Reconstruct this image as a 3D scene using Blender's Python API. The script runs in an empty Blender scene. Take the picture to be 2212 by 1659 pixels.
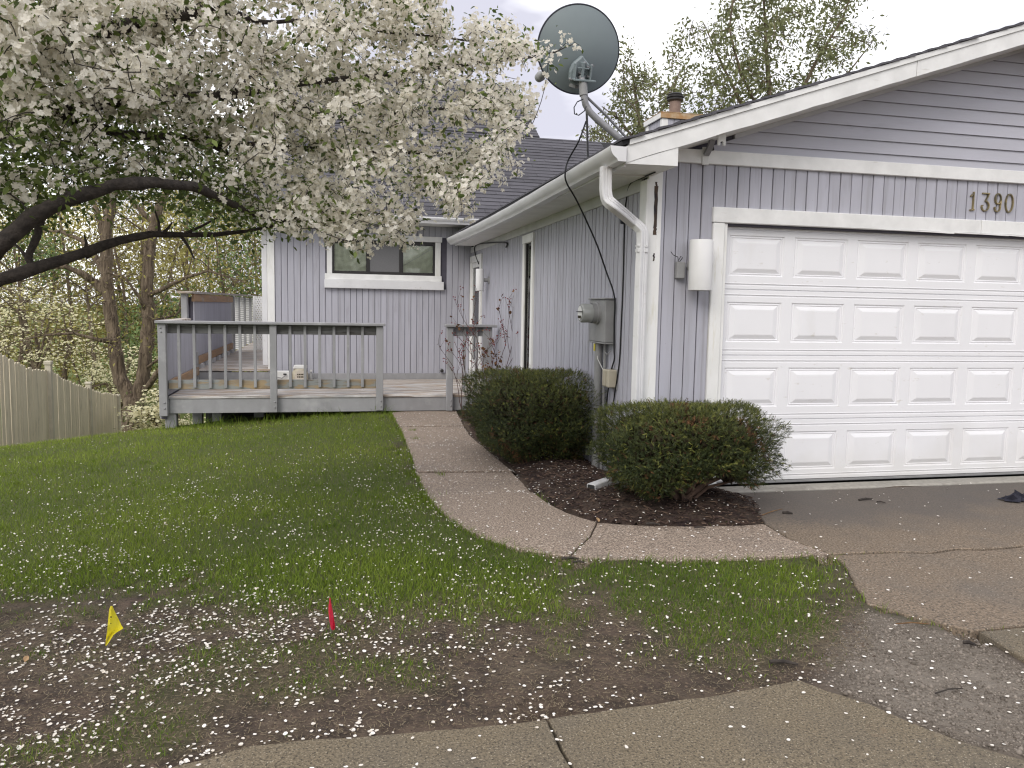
import bpy, bmesh, math, random
import numpy as np
from mathutils import Vector, Matrix, noise as mnoise

R = math.radians
random.seed(11)
rng = np.random.default_rng(11)
sc = bpy.context.scene
COL = sc.collection

# ------------------------------------------------------------------ camera
CAM = np.array([-2.38968, -5.82409, 1.42211])
YAW, PITCH, ROLL = R(12.9496), R(-5.51256), R(1.03471)
FD = 1711.70                       # focal length in 2212-px-wide picture units
_cy, _sy, _cp, _sp, _cr, _sr = math.cos(YAW), math.sin(YAW), math.cos(PITCH), math.sin(PITCH), math.cos(ROLL), math.sin(ROLL)
FW = np.array([_sy*_cp, _cy*_cp, _sp])
_r0 = np.array([_cy, -_sy, 0.0])
_u0 = np.cross(_r0, FW)
RT = _cr*_r0 + _sr*_u0
UP = -_sr*_r0 + _cr*_u0
cam_d = bpy.data.cameras.new('camera')
cam_d.sensor_width = 36.0
cam_d.lens = FD/2212*36.0
cam_d.clip_start = 0.05
cam_d.clip_end = 3000
cam = bpy.data.objects.new('camera', cam_d)
COL.objects.link(cam)
cam.matrix_world = Matrix(((RT[0], UP[0], -FW[0], CAM[0]), (RT[1], UP[1], -FW[1], CAM[1]), (RT[2], UP[2], -FW[2], CAM[2]), (0, 0, 0, 1)))
sc.camera = cam

# ------------------------------------------------------------------ light
SUN_EL, SUN_AZ = R(37), R(220)     # overcast: a broad, weak sun from behind the camera's left
world = bpy.data.worlds.new('World')
sc.world = world
world.use_nodes = True
wn, wl = world.node_tree.nodes, world.node_tree.links
wn.clear()
w_out = wn.new('ShaderNodeOutputWorld')
w_bg = wn.new('ShaderNodeBackground')
w_bg.inputs['Strength'].default_value = 0.1
w_sky = wn.new('ShaderNodeTexSky')
w_sky.sky_type = 'NISHITA'
w_sky.sun_disc = False
w_sky.sun_elevation = SUN_EL
w_sky.sun_rotation = SUN_AZ
w_sky.dust_density = 3.0
w_tc = wn.new('ShaderNodeTexCoord')
w_map = wn.new('ShaderNodeMapping')
w_map.inputs['Scale'].default_value = (1.0, 1.0, 2.6)
w_no = wn.new('ShaderNodeTexNoise')
w_no.inputs['Scale'].default_value = 3.0
w_no.inputs['Detail'].default_value = 5
w_no.inputs['Roughness'].default_value = 0.5
w_cr = wn.new('ShaderNodeValToRGB')
w_cr.color_ramp.elements[0].position = 0.40
w_cr.color_ramp.elements[0].color = (0.45, 0.445, 0.51, 1)
w_cr.color_ramp.elements[1].position = 0.62
w_cr.color_ramp.elements[1].color = (1.12, 1.12, 1.12, 1)
w_mul = wn.new('ShaderNodeVectorMath'); w_mul.operation = 'SCALE'
w_mul.inputs['Scale'].default_value = 12.5
w_mix = wn.new('ShaderNodeMix'); w_mix.data_type = 'RGBA'
w_mix.inputs['Factor'].default_value = 0.93      # cloud cover
wl.new(w_tc.outputs['Generated'], w_map.inputs['Vector'])
wl.new(w_map.outputs['Vector'], w_no.inputs['Vector'])
wl.new(w_no.outputs['Fac'], w_cr.inputs['Fac'])
wl.new(w_cr.outputs['Color'], w_mul.inputs[0])
wl.new(w_sky.outputs['Color'], w_mix.inputs['A'])
wl.new(w_mul.outputs['Vector'], w_mix.inputs['B'])
wl.new(w_mix.outputs['Result'], w_bg.inputs['Color'])
wl.new(w_bg.outputs['Background'], w_out.inputs['Surface'])

sun_d = bpy.data.lights.new('sun', 'SUN')
sun_d.energy = 1.05
sun_d.angle = R(30)
sun_d.color = (1.0, 0.95, 0.88)
sun = bpy.data.objects.new('sun', sun_d)
COL.objects.link(sun)
_sd = Vector((math.sin(SUN_AZ)*math.cos(SUN_EL), math.cos(SUN_AZ)*math.cos(SUN_EL), math.sin(SUN_EL)))
sun.rotation_euler = _sd.to_track_quat('Z', 'Y').to_euler()
sun.location = (-4, -9, 14)

sc.view_settings.view_transform = 'Standard'
sc.view_settings.look = 'None'
sc.view_settings.gamma = 1.0
sc.view_settings.exposure = 0.5
sc.render.engine = 'CYCLES'
sc.cycles.use_denoising = True
sc.cycles.denoiser = 'OPENIMAGEDENOISE'
sc.cycles.pixel_filter_type = 'BLACKMAN_HARRIS'
sc.cycles.filter_width = 1.2
sc.cycles.max_bounces = 6
sc.cycles.transparent_max_bounces = 16

# ------------------------------------------------------------------ picture-to-place helpers (2212 x 1659 picture units)
def ray(px, py):
    return FW + RT*((px-1106.0)/FD) - UP*((py-829.5)/FD)
def on(ax, v, px, py):
    d = ray(px, py)
    return CAM + d*((v-CAM[ax])/d[ax])
def onX(px, py, v): return on(0, v, px, py)
def onY(px, py, v): return on(1, v, px, py)
def onZ(px, py, v): return on(2, v, px, py)
def onD(px, py, depth): return CAM + ray(px, py)*depth
def depth_of(P): return (np.asarray(P)-CAM) @ FW

# ------------------------------------------------------------------ ground height
def ground(x, y):
    x = np.asarray(x, float); y = np.asarray(y, float)
    z = -0.03 - 0.03*np.clip(y-3.0, 0, 3)*np.clip((-1.8-x)/1.4, 0, 1) - 0.013*np.clip(y, 0, 40) - 0.05*np.clip(-2.5-x, 0, 12) - 0.010*np.clip(-1.0-y, 0, 8)
    # the lawn's brow: it falls away behind and to the left of the deck
    s = ((x+4.6)*(-0.62) + (y-5.5)*0.785)
    s = np.where(x > -3.0, s-(x+3.0)*0.9, s)
    s = np.clip(s, 0, None)
    z = z - 2.9*(1-np.exp(-(np.sqrt(s*s+0.16)-0.4)*0.15))
    return z
def G(px, py):
    z = -0.04
    for _ in range(14):
        p = onZ(px, py, z)
        z = 0.5*z + 0.5*float(ground(p[0], p[1]))
    return np.array([p[0], p[1], float(ground(p[0], p[1]))])

# ------------------------------------------------------------------ object helpers
WLOC = {}
def _link(o, parent, loc):
    COL.objects.link(o)
    o.location = loc
    WLOC[o.name] = Vector(loc)
    if parent is not None:
        o.parent = parent
        o.matrix_parent_inverse = Matrix.Translation(-WLOC[parent.name])
    return o
def thing(name, label, cat, loc=(0, 0, 0), group=None):
    o = bpy.data.objects.new(name, None)
    o.empty_display_size = 0.1
    _link(o, None, loc)
    o['label'] = label; o['category'] = cat
    if group: o['group'] = group
    return o
def tag(o, label, cat, group=None):
    o['label'] = label; o['category'] = cat
    if group: o['group'] = group
    return o
def link_mesh(name, me, mat, parent=None, loc=(0, 0, 0), kind=None):
    if mat is not None and len(me.materials) == 0: me.materials.append(mat)
    o = bpy.data.objects.new(name, me)
    _link(o, parent, loc)
    if kind: o['kind'] = kind
    return o

class MB:
    def __init__(s): s.v = []; s.f = []
    def add(s, vs, fs):
        n = len(s.v)
        s.v += [tuple(map(float, q)) for q in vs]
        s.f += [tuple(n+i for i in q) for q in fs]
        return s
    def box(s, x0, x1, y0, y1, z0, z1):
        return s.add([(x0,y0,z0),(x1,y0,z0),(x1,y1,z0),(x0,y1,z0),(x0,y0,z1),(x1,y0,z1),(x1,y1,z1),(x0,y1,z1)],
                     [(0,3,2,1),(4,5,6,7),(0,1,5,4),(1,2,6,5),(2,3,7,6),(3,0,4,7)])
    def prism(s, pts, d):
        n = len(pts); d = np.asarray(d, float)
        a = [np.asarray(p, float) for p in pts]
        return s.add(a+[p+d for p in a], [tuple(range(n))[::-1], tuple(range(n, 2*n))]+[(i, (i+1) % n, n+(i+1) % n, n+i) for i in range(n)])
    def sweep(s, path, sect, scales=None, up=(0, 0, 1), caps=True):
        path = [np.asarray(p, float) for p in path]
        n = len(path); k = len(sect)
        T = []
        for i in range(n):
            t = path[min(i+1, n-1)]-path[max(i-1, 0)]
            T.append(t/(np.linalg.norm(t)+1e-12))
        u = np.asarray(up, float)
        if abs(u @ T[0]) > 0.95: u = np.array([1.0, 0.0, 0.0]) if abs(T[0][0]) < .9 else np.array([0, 1.0, 0])
        vs = []
        for i in range(n):
            u = u - T[i]*(u @ T[i]); u = u/(np.linalg.norm(u)+1e-12)
            w = np.cross(T[i], u)
            sca = 1.0 if scales is None else scales[i]
            for a, b in sect: vs.append(path[i]+w*(a*sca)+u*(b*sca))
        fs = []
        for i in range(n-1):
            for j in range(k):
                fs.append((i*k+j, i*k+(j+1) % k, (i+1)*k+(j+1) % k, (i+1)*k+j))
        if caps: fs.append(tuple(range(k))[::-1]); fs.append(tuple((n-1)*k+j for j in range(k)))
        return s.add(vs, fs)
    def tube(s, path, r, n=8, caps=True):
        sect = [(math.cos(2*math.pi*i/n), math.sin(2*math.pi*i/n)) for i in range(n)]
        rs = [r]*len(path) if not hasattr(r, '__len__') else list(r)
        return s.sweep(path, sect, rs, caps=caps)
    def lathe(s, c, axis, prof, n=24):
        axis = np.asarray(axis, float); axis = axis/np.linalg.norm(axis)
        a = np.cross(axis, (0, 0, 1.0))
        if np.linalg.norm(a) < .1: a = np.array([1.0, 0, 0])
        a = a/np.linalg.norm(a); b = np.cross(axis, a)
        vs = []; fs = []; m = len(prof)
        for i in range(n):
            t = 2*math.pi*i/n
            for (r, h) in prof: vs.append(np.asarray(c)+axis*h+(a*math.cos(t)+b*math.sin(t))*r)
        for i in range(n):
            for j in range(m-1):
                fs.append((i*m+j, ((i+1) % n)*m+j, ((i+1) % n)*m+j+1, i*m+j+1))
        return s.add(vs, fs)
    def mesh(s, name, mat=None, smooth=False, fix=True):
        me = bpy.data.meshes.new(name)
        me.from_pydata(s.v, [], s.f)
        if fix:
            bm = bmesh.new(); bm.from_mesh(me)
            bmesh.ops.recalc_face_normals(bm, faces=bm.faces)
            bm.to_mesh(me); bm.free()
        if smooth:
            me.polygons.foreach_set('use_smooth', [True]*len(me.polygons))
            me.set_sharp_from_angle(angle=R(38))
        if mat is not None: me.materials.append(mat)
        return me
    def build(s, name, mat, parent=None, smooth=False, kind=None, loc=None, bevel=0):
        if loc is not None:
            s.v = [(a-loc[0], b-loc[1], c-loc[2]) for a, b, c in s.v]
        me = s.mesh(name, mat, smooth)
        if bevel:
            bm = bmesh.new(); bm.from_mesh(me)
            bmesh.ops.bevel(bm, geom=[e for e in bm.edges if e.calc_face_angle(0) > .3], offset=bevel, segments=1, affect='EDGES', clamp_overlap=True)
            bm.to_mesh(me); bm.free()
        return link_mesh(name, me, mat, parent, loc or (0, 0, 0), kind)

_boxes = {}
def box(name, lo, hi, mat, parent=None, bev=0.003, rot=None):
    lo, hi2 = np.minimum(lo, hi).astype(float), np.maximum(lo, hi).astype(float)
    size = tuple(np.round(hi2-lo, 4)); c = (lo+hi2)/2
    key = (size, bev, mat.name)
    if key not in _boxes:
        m = MB().box(-size[0]/2, size[0]/2, -size[1]/2, size[1]/2, -size[2]/2, size[2]/2)
        me = m.mesh(name, mat)
        if bev:
            bm = bmesh.new(); bm.from_mesh(me)
            bmesh.ops.bevel(bm, geom=bm.edges[:], offset=min(bev, min(size)*.4), segments=1, affect='EDGES')
            bm.to_mesh(me); bm.free()
        _boxes[key] = me
    o = link_mesh(name, _boxes[key], None, parent, tuple(c))
    if rot is not None: o.rotation_euler = rot
    return o

def cloud(name, V, tris, mat, parent=None, tint=None, kind=None, smooth=False):
    """V (N,k,3), tris pattern on k -> one mesh"""
    V = np.asarray(V, np.float32); N, k = V.shape[:2]
    T = np.asarray(tris, np.int64)
    F = (T[None]+(np.arange(N)*k)[:, None, None]).reshape(-1, 3)
    me = bpy.data.meshes.new(name)
    me.vertices.add(N*k); me.vertices.foreach_set('co', V.reshape(-1))
    me.loops.add(F.size); me.loops.foreach_set('vertex_index', F.reshape(-1).astype(np.int32))
    me.polygons.add(len(F)); me.polygons.foreach_set('loop_start', (np.arange(len(F))*3).astype(np.int32))
    if smooth: me.polygons.foreach_set('use_smooth', np.ones(len(F), bool))
    me.update(calc_edges=True)
    if tint is not None:
        a = me.attributes.new('tint', 'FLOAT', 'POINT')
        tt = np.asarray(tint, np.float32)
        if tt.shape == (N,): tt = np.repeat(tt, k)
        a.data.foreach_set('value', tt.reshape(-1))
    return link_mesh(name, me, mat, parent, kind=kind)

def rand_unit(n):
    v = rng.normal(size=(n, 3)); return v/np.linalg.norm(v, axis=1, keepdims=True)
def frames(Nn, spin=None):
    """orthonormal u,v for normals Nn"""
    ref = rand_unit(len(Nn))
    u = np.cross(Nn, ref); u /= np.linalg.norm(u, axis=1, keepdims=True)+1e-9
    return u, np.cross(Nn, u)
def pip(P, poly):
    P = np.atleast_2d(P); x, y = P[:, 0], P[:, 1]
    q = np.asarray(poly, float); ins = np.zeros(len(P), bool); j = len(q)-1
    for i in range(len(q)):
        xi, yi = q[i][:2]; xj, yj = q[j][:2]
        c = ((yi > y) != (yj > y)) & (x < (xj-xi)*(y-yi)/(yj-yi+1e-12)+xi)
        ins ^= c; j = i
    return ins
def edge_dist(P, poly):
    P = np.atleast_2d(P)[:, :2]; q = np.asarray(poly, float)[:, :2]; d = np.full(len(P), 1e9)
    for i in range(len(q)):
        a = q[i]; b = q[(i+1) % len(q)]; ab = b-a
        t = np.clip(((P-a) @ ab)/(ab @ ab+1e-12), 0, 1)
        d = np.minimum(d, np.hypot(*(P-(a+t[:, None]*ab)).T))
    return d
def sdist(P, poly):
    """positive inside"""
    return np.where(pip(P, poly), 1, -1)*edge_dist(P, poly)
_ng = rng.random((64, 64))
def vnoise(x, y, s):
    x = np.asarray(x)*s; y = np.asarray(y)*s
    xi = np.floor(x).astype(int); yi = np.floor(y).astype(int); fx = x-xi; fy = y-yi
    fx = fx*fx*(3-2*fx); fy = fy*fy*(3-2*fy)
    g = lambda a, b: _ng[a % 64, b % 64]
    return (g(xi, yi)*(1-fx)+g(xi+1, yi)*fx)*(1-fy)+(g(xi, yi+1)*(1-fx)+g(xi+1, yi+1)*fx)*fy

# ------------------------------------------------------------------ materials
MATS = {}
def mat(name, c1, c2=None, rough=0.7, scale=8.0, stretch=(1, 1, 1), detail=5, ramp=(0.35, 0.65), bump=0.15, bscale=None, bstretch=None, dist=0.003,
        coord='world', rnd=0.0, spec=0.3, metal=0.0, layers=(), transl=0.0, attr=None, voro=None, ygrad=None):
    m = bpy.data.materials.new(name); m.use_nodes = True
    MATS[name] = m
    N, L = m.node_tree.nodes, m.node_tree.links
    N.clear()
    out = N.new('ShaderNodeOutputMaterial')
    b = N.new('ShaderNodeBsdfPrincipled')
    b.inputs['Roughness'].default_value = rough
    b.inputs['Specular IOR Level'].default_value = spec
    b.inputs['Metallic'].default_value = metal
    if coord == 'world':
        g = N.new('ShaderNodeNewGeometry'); vec = g.outputs['Position']
    else:
        tcn = N.new('ShaderNodeTexCoord')
        oi = N.new('ShaderNodeObjectInfo')
        sc_ = N.new('ShaderNodeVectorMath'); sc_.operation = 'SCALE'; sc_.inputs[0].default_value = (37.0, 53.0, 71.0)
        L.new(oi.outputs['Random'], sc_.inputs['Scale'])
        ad = N.new('ShaderNodeVectorMath'); ad.operation = 'ADD'
        L.new(tcn.outputs['Object'], ad.inputs[0]); L.new(sc_.outputs['Vector'], ad.inputs[1])
        vec = ad.outputs['Vector']
    def noise(scale, stretch, detail, rgh=0.55):
        mp = N.new('ShaderNodeMapping'); mp.inputs['Scale'].default_value = tuple(scale*s for s in stretch)
        L.new(vec, mp.inputs['Vector'])
        nz = N.new('ShaderNodeTexNoise'); nz.inputs['Scale'].default_value = 1.0; nz.inputs['Detail'].default_value = detail
        nz.inputs['Roughness'].default_value = rgh
        L.new(mp.outputs['Vector'], nz.inputs['Vector'])
        return nz.outputs['Fac']
    def ramped(sock, lo, hi):
        r = N.new('ShaderNodeMapRange'); r.inputs['From Min'].default_value = lo; r.inputs['From Max'].default_value = hi
        L.new(sock, r.inputs['Value']); return r.outputs['Result']
    def mixc(fac, A, B):
        x = N.new('ShaderNodeMix'); x.data_type = 'RGBA'
        if hasattr(fac, 'links'): L.new(fac, x.inputs['Factor'])
        else: x.inputs['Factor'].default_value = fac
        for s_, q in (('A', A), ('B', B)):
            if hasattr(q, 'links'): L.new(q, x.inputs[s_])
            else: x.inputs[s_].default_value = (*q, 1)
        return x.outputs['Result']
    if c2 is None: c2 = tuple(c*0.86 for c in c1)
    if attr:
        at = N.new('ShaderNodeAttribute'); at.attribute_name = attr
        col = mixc(at.outputs['Fac'], c1, c2)
    else:
        col = mixc(ramped(noise(scale, stretch, detail), *ramp), c1, c2)
    for ly in layers:
        lc, ls, lst, lo, hi = ly[:5]
        col = mixc(ramped(noise(ls, lst, ly[5] if len(ly) > 5 else 4, .6), lo, hi), col, lc)
    if ygrad:
        sx = N.new('ShaderNodeSeparateXYZ'); L.new(vec, sx.inputs[0])
        mm = N.new('ShaderNodeMath'); mm.operation = 'MULTIPLY_ADD'; mm.inputs[1].default_value = 1.6
        L.new(noise(1.3, (1, 1, 1), 4), mm.inputs[0]); L.new(sx.outputs[ygrad[3] if len(ygrad) > 3 else 'Y'], mm.inputs[2])
        ms = N.new('ShaderNodeMath'); ms.operation = 'SUBTRACT'; ms.inputs[1].default_value = .8; L.new(mm.outputs[0], ms.inputs[0])
        yf = ramped(ms.outputs[0], ygrad[0], ygrad[1])
        mf = N.new('ShaderNodeMath'); mf.operation = 'MULTIPLY'; mf.inputs[1].default_value = .75; L.new(yf, mf.inputs[0])
        col = mixc(mf.outputs[0], col, ygrad[2])
    if rnd:
        oi2 = N.new('ShaderNodeObjectInfo')
        mr = N.new('ShaderNodeMapRange'); mr.inputs['To Min'].default_value = 1-rnd; mr.inputs['To Max'].default_value = 1+rnd
        L.new(oi2.outputs['Random'], mr.inputs['Value'])
        hs = N.new('ShaderNodeHueSaturation'); L.new(mr.outputs['Result'], hs.inputs['Value']); L.new(col, hs.inputs['Color'])
        col = hs.outputs['Color']
    L.new(col, b.inputs['Base Color'])
    if bump:
        bp = N.new('ShaderNodeBump'); bp.inputs['Strength'].default_value = bump; bp.inputs['Distance'].default_value = dist
        if voro:
            vr = N.new('ShaderNodeTexVoronoi'); vr.inputs['Scale'].default_value = voro; L.new(vec, vr.inputs['Vector'])
            L.new(vr.outputs['Distance'], bp.inputs['Height'])
        else:
            L.new(noise(bscale or scale*4, bstretch or stretch, 4), bp.inputs['Height'])
        L.new(bp.outputs['Normal'], b.inputs['Normal'])
    if transl:
        tr = N.new('ShaderNodeBsdfTranslucent'); L.new(col, tr.inputs['Color'])
        mx = N.new('ShaderNodeMixShader'); mx.inputs['Fac'].default_value = transl
        L.new(b.outputs['BSDF'], mx.inputs[1]); L.new(tr.outputs['BSDF'], mx.inputs[2]); L.new(mx.outputs['Shader'], out.inputs['Surface'])
    else:
        L.new(b.outputs['BSDF'], out.inputs['Surface'])
    return m

GR = (0.5, 0.5, 14)
m_siding = mat('siding_paint', (.430, .430, .485), (.385, .384, .428), .75, 5, (2, 2, .3), bump=.35, bscale=60, bstretch=(2.5, 2.5, .12), dist=.002, coord='obj', rnd=.035,
               layers=[((.30, .29, .32), 3, (2, 2, .5), .60, .82), ((.29, .285, .305), 2.4, (7, 7, .22), .56, .78), ((.22, .2, .2), 45, (1, 1, .5), .74, .8)])
m_sidebk = mat('siding_groove', (.10, .095, .12), None, .9, 10)
m_lap = mat('lap_paint', (.485, .485, .545), (.445, .445, .492), .75, 3, (.4, 1, 2), bump=.3, bscale=40, bstretch=(.1, 2, 3), dist=.002, coord='obj', rnd=.03,  # painted paler than the wall boards to offset shade under the rake
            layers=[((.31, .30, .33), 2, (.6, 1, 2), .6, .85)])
m_white = mat('white_trim_paint', (.80, .80, .79), (.70, .70, .69), .6, 6, (1, 1, 1), bump=.3, bscale=45, bstretch=(.5, .5, .5), dist=.002, coord='obj', rnd=.02,
              layers=[((.52, .50, .46), 12, (.4, .4, 3), .66, .8), ((.35, .3, .24), 30, (1, 1, 2), .76, .8)])
m_whitev = mat('white_trim_vertical', (.80, .80, .79), (.72, .72, .70), .6, 6, (1, 1, .4), bump=.3, bscale=40, bstretch=(2, 2, .3), dist=.002, coord='obj', rnd=.02,
               layers=[((.62, .60, .50), 6, (3, 3, .5), .58, .8), ((.3, .24, .18), 25, (2, 2, .8), .75, .8)])
m_metalwhite = mat('white_gutter_enamel', (.72, .72, .73), (.64, .64, .65), .38, 3, (1, 1, 1), bump=.05, coord='world', spec=.5,
                   layers=[((.5, .48, .44), 5, (3, .3, 3), .62, .85)])
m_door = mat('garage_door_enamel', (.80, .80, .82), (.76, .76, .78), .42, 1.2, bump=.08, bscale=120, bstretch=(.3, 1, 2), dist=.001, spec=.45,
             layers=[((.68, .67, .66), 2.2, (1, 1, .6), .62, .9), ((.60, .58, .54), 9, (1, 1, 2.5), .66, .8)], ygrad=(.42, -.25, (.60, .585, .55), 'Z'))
m_soffit = mat('soffit_paint', (.76, .76, .75), (.68, .68, .67), .8, 4, bump=.1)
m_gtrim = mat('grey_trim_paint', (.55, .55, .56), None, .75, 4, bump=.1)
m_deckpaint = mat('deck_grey_paint', (.325, .325, .335), (.28, .28, .285), .75, 6, (1, 1, .5), bump=.35, bscale=30, bstretch=(1.5, 1.5, .4), dist=.003, coord='obj', rnd=.05,
                  layers=[((.15, .13, .11), 9, (3, 3, .7), .70, .76), ((.42, .42, .42), 4, (1, 1, 1), .55, .8)])
m_deckrail = mat('deck_weathered_rail', (.36, .27, .16), (.24, .20, .15), .85, 4, (.5, 1, 2), bump=.4, bscale=30, bstretch=(.15, 2, 4), coord='obj', rnd=.08,
                 layers=[((.26, .27, .26), 3.2, (.8, 1, 3), .45, .52), ((.12, .08, .05), 14, (.2, 1, 3), .58, .7)])
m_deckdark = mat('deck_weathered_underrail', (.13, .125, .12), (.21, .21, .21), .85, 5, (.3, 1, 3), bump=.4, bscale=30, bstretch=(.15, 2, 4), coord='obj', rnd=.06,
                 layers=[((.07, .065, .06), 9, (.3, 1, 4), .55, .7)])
m_deckboard = mat('deck_board_peeling', (.62, .60, .58), (.40, .32, .25), .85, 5, (.4, 4, 3), ramp=(.44, .56), bump=.6, bscale=26, bstretch=(.12, 3, 3), coord='obj', rnd=.1,
                  layers=[((.15, .12, .10), 16, (.10, 4, 3), .54, .62), ((.30, .30, .31), 2.2, (.6, 2, 2), .55, .7)])
m_bare = mat('bare_cedar', (.42, .27, .16), (.33, .22, .14), .8, 6, (3, .3, 3), bump=.3, coord='obj', rnd=.05, layers=[((.36, .34, .32), 4, (2, .5, 2), .56, .75), ((.14, .1, .07), 14, (2, .3, 3), .68, .76)])
m_shingle = mat('asphalt_shingle', (.080, .078, .090), (.115, .112, .125), .95, 90, bump=.5, bscale=160, dist=.004, coord='obj', rnd=.14,
                layers=[((.055, .053, .06), 2.5, (1, 1, 1), .52, .8)])
m_shinglelow = mat('shingle_underlay', (.03, .03, .033), None, .95, 20)
m_concrete = mat('walk_concrete', (.36, .285, .225), (.135, .105, .083), .92, 80, detail=4, ramp=(.40, .62), bump=.8, bscale=110, dist=.004, coord='world',
                 layers=[((.19, .155, .13), 1.4, (1, 1, 1), .50, .78), ((.54, .46, .38), 100, (1, 1, 1), .58, .64, 2), ((.09, .075, .06), 85, (1, 1, 1), .62, .70, 2), ((.145, .125, .105), 3.5, (1, 1, 1), .66, .80)])
m_drive1 = mat('drive_concrete_dark', (.155, .138, .122), (.115, .103, .093), .93, 120, detail=3, bump=.5, bscale=150, dist=.003,
               layers=[((.20, .165, .135), .9, (1, 1, 1), .50, .75), ((.085, .078, .072), 2.2, (1, 1, 1), .56, .8), ((.28, .25, .22), 170, (1, 1, 1), .68, .75, 2)])
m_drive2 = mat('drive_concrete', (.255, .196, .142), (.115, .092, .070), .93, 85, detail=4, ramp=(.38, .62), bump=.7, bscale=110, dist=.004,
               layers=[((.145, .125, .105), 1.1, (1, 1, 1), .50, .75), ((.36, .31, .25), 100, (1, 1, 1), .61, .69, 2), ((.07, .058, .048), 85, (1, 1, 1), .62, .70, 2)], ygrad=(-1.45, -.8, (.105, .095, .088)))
m_front = mat('front_concrete', (.215, .175, .118), (.105, .086, .060), .93, 120, detail=4, ramp=(.38, .62), bump=.8, bscale=120, dist=.004,
              layers=[((.125, .108, .085), 1.5, (1, 1, 1), .50, .74), ((.36, .31, .23), 140, (1, 1, 1), .60, .68, 2), ((.05, .042, .034), 120, (1, 1, 1), .61, .69, 2), ((.26, .15, .09), 2.4, (1, 1, 1), .68, .85)])
m_apron = mat('apron_concrete', (.36, .34, .30), (.28, .265, .235), .9, 25, bump=.4, layers=[((.2, .185, .16), 2.5, (1, 1, 1), .55, .75)])
m_mulch = mat('bark_mulch', (.038, .026, .020), (.072, .049, .036), .95, 40, (1, 1, 1), bump=.9, bscale=55, dist=.02, layers=[((.02, .013, .014), 6, (1, 1, 1), .5, .7)])
m_chip = mat('bark_chip', (.035, .02, .018), (.15, .10, .07), .9, attr='tint', bump=0)
m_petal = mat('blossom_petal', (.60, .555, .42), (.93, .895, .815), .6, attr='tint', bump=0, transl=.5, spec=.15)
m_fallen = mat('fallen_petal', (.62, .56, .48), (.86, .83, .79), .6, attr='tint', bump=0, spec=.2)
m_leaf = mat('crab_leaf', (.055, .085, .022), (.23, .29, .08), .5, attr='tint', bump=0, transl=.4, spec=.3)
m_bark = mat('crab_bark', (.032, .027, .024), (.06, .05, .043), .9, 30, (1, 1, 1), bump=.9, bscale=60, dist=.01, layers=[((.15, .14, .11), 14, (1, 1, 1), .70, .78)])
m_grass = mat('grass_blade', (.066, .122, .010), (.30, .375, .052), .55, attr='tint', bump=0, transl=.25, spec=.25)
m_yew = mat('yew_needle', (.018, .032, .010), (.25, .26, .055), .55, attr='tint', bump=0, transl=.12, spec=.35)
m_yewbr = mat('yew_brown', (.07, .035, .018), (.18, .09, .04), .8, attr='tint', bump=0)
m_yewbark = mat('yew_bark', (.13, .085, .062), (.07, .045, .035), .9, 20, (1, 1, .3), bump=.6)
m_tbark = mat('tree_bark', (.22, .17, .12), (.085, .062, .045), .95, 14, (1, 1, .18), bump=1.0, bscale=14, bstretch=(1, 1, .18), dist=.12)
m_tleaf = mat('spring_leaf', (.12, .135, .055), (.27, .28, .14), .6, attr='tint', bump=0, transl=.35)
m_wood = mat('woods_leaf', (.17, .145, .055), (.52, .47, .15), .7, attr='tint', bump=0, transl=.3)
m_woodg = mat('woods_evergreen', (.06, .095, .03), (.19, .26, .09), .7, attr='tint', bump=0)
m_dog = mat('dogwood_bract', (.50, .46, .22), (.84, .80, .56), .6, attr='tint', bump=0, transl=.25)
m_fence = mat('fence_board', (.70, .62, .47), (.60, .53, .40), .85, 4, (3, 3, .3), bump=.4, bscale=30, bstretch=(2, 2, .15), coord='obj', rnd=.07, layers=[((.2, .175, .14), 7, (3, 3, .3), .6, .8)])
m_fencecap = mat('fence_post_paint', (.55, .50, .40), None, .8, 6)
m_dish = mat('dish_grey', (.205, .245, .255), (.19, .225, .237), .5, 3, bump=.03, spec=.4)
m_dishrim = mat('dish_rim', (.03, .032, .045), None, .5, 3, bump=0)
m_steel = mat('galvanised_steel', (.30, .30, .31), (.22, .22, .23), .5, 12, bump=.1, metal=.3)
m_lamp = mat('lamp_white', (.78, .78, .78), (.72, .72, .72), .4, 3, bump=.03)
m_greybox = mat('meter_enamel', (.29, .29, .29), (.24, .24, .24), .5, 8, bump=.08)
m_beige = mat('beige_plastic', (.46, .42, .33), (.40, .36, .28), .5, 8, bump=.05)
m_black = mat('black_rubber', (.012, .012, .014), None, .5, 5, bump=0)
m_dark = mat('dark_bronze', (.035, .033, .033), None, .45, 6, bump=.05)
m_brass = mat('tarnished_brass', (.42, .33, .17), (.16, .15, .11), .35, 18, metal=.75, bump=.1, coord='world')
m_yel = mat('yellow_flag_vinyl', (.80, .70, .03), (.75, .66, .06), .45, 20, bump=.1, transl=.3)
m_pink = mat('pink_flag_vinyl', (.78, .035, .085), (.66, .03, .07), .45, 20, bump=.1, transl=.3)
m_ink = mat('ink', (.05, .04, .02), None, .8, 5, bump=0)
m_rust = mat('rusted_flashing', (.46, .36, .24), (.38, .22, .10), .75, 10, bump=.2)
m_rust2 = mat('flue_pipe', (.25, .18, .15), (.17, .12, .10), .7, 6, bump=.1)
m_rot = mat('rotted_wood', (.035, .032, .04), (.10, .07, .05), .95, 30, (1, 1, .4), bump=.8, layers=[((.25, .13, .06), 14, (1, 1, 1), .6, .72)])
m_stem = mat('rose_stem', (.085, .045, .04), (.05, .03, .03), .8, 30, bump=.2)
m_hip = mat('rose_hip', (.22, .03, .035), (.12, .03, .03), .6, 20, bump=0)
m_dryleaf = mat('dry_leaf', (.22, .12, .05), (.12, .065, .03), .8, 20, bump=.2)
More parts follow.
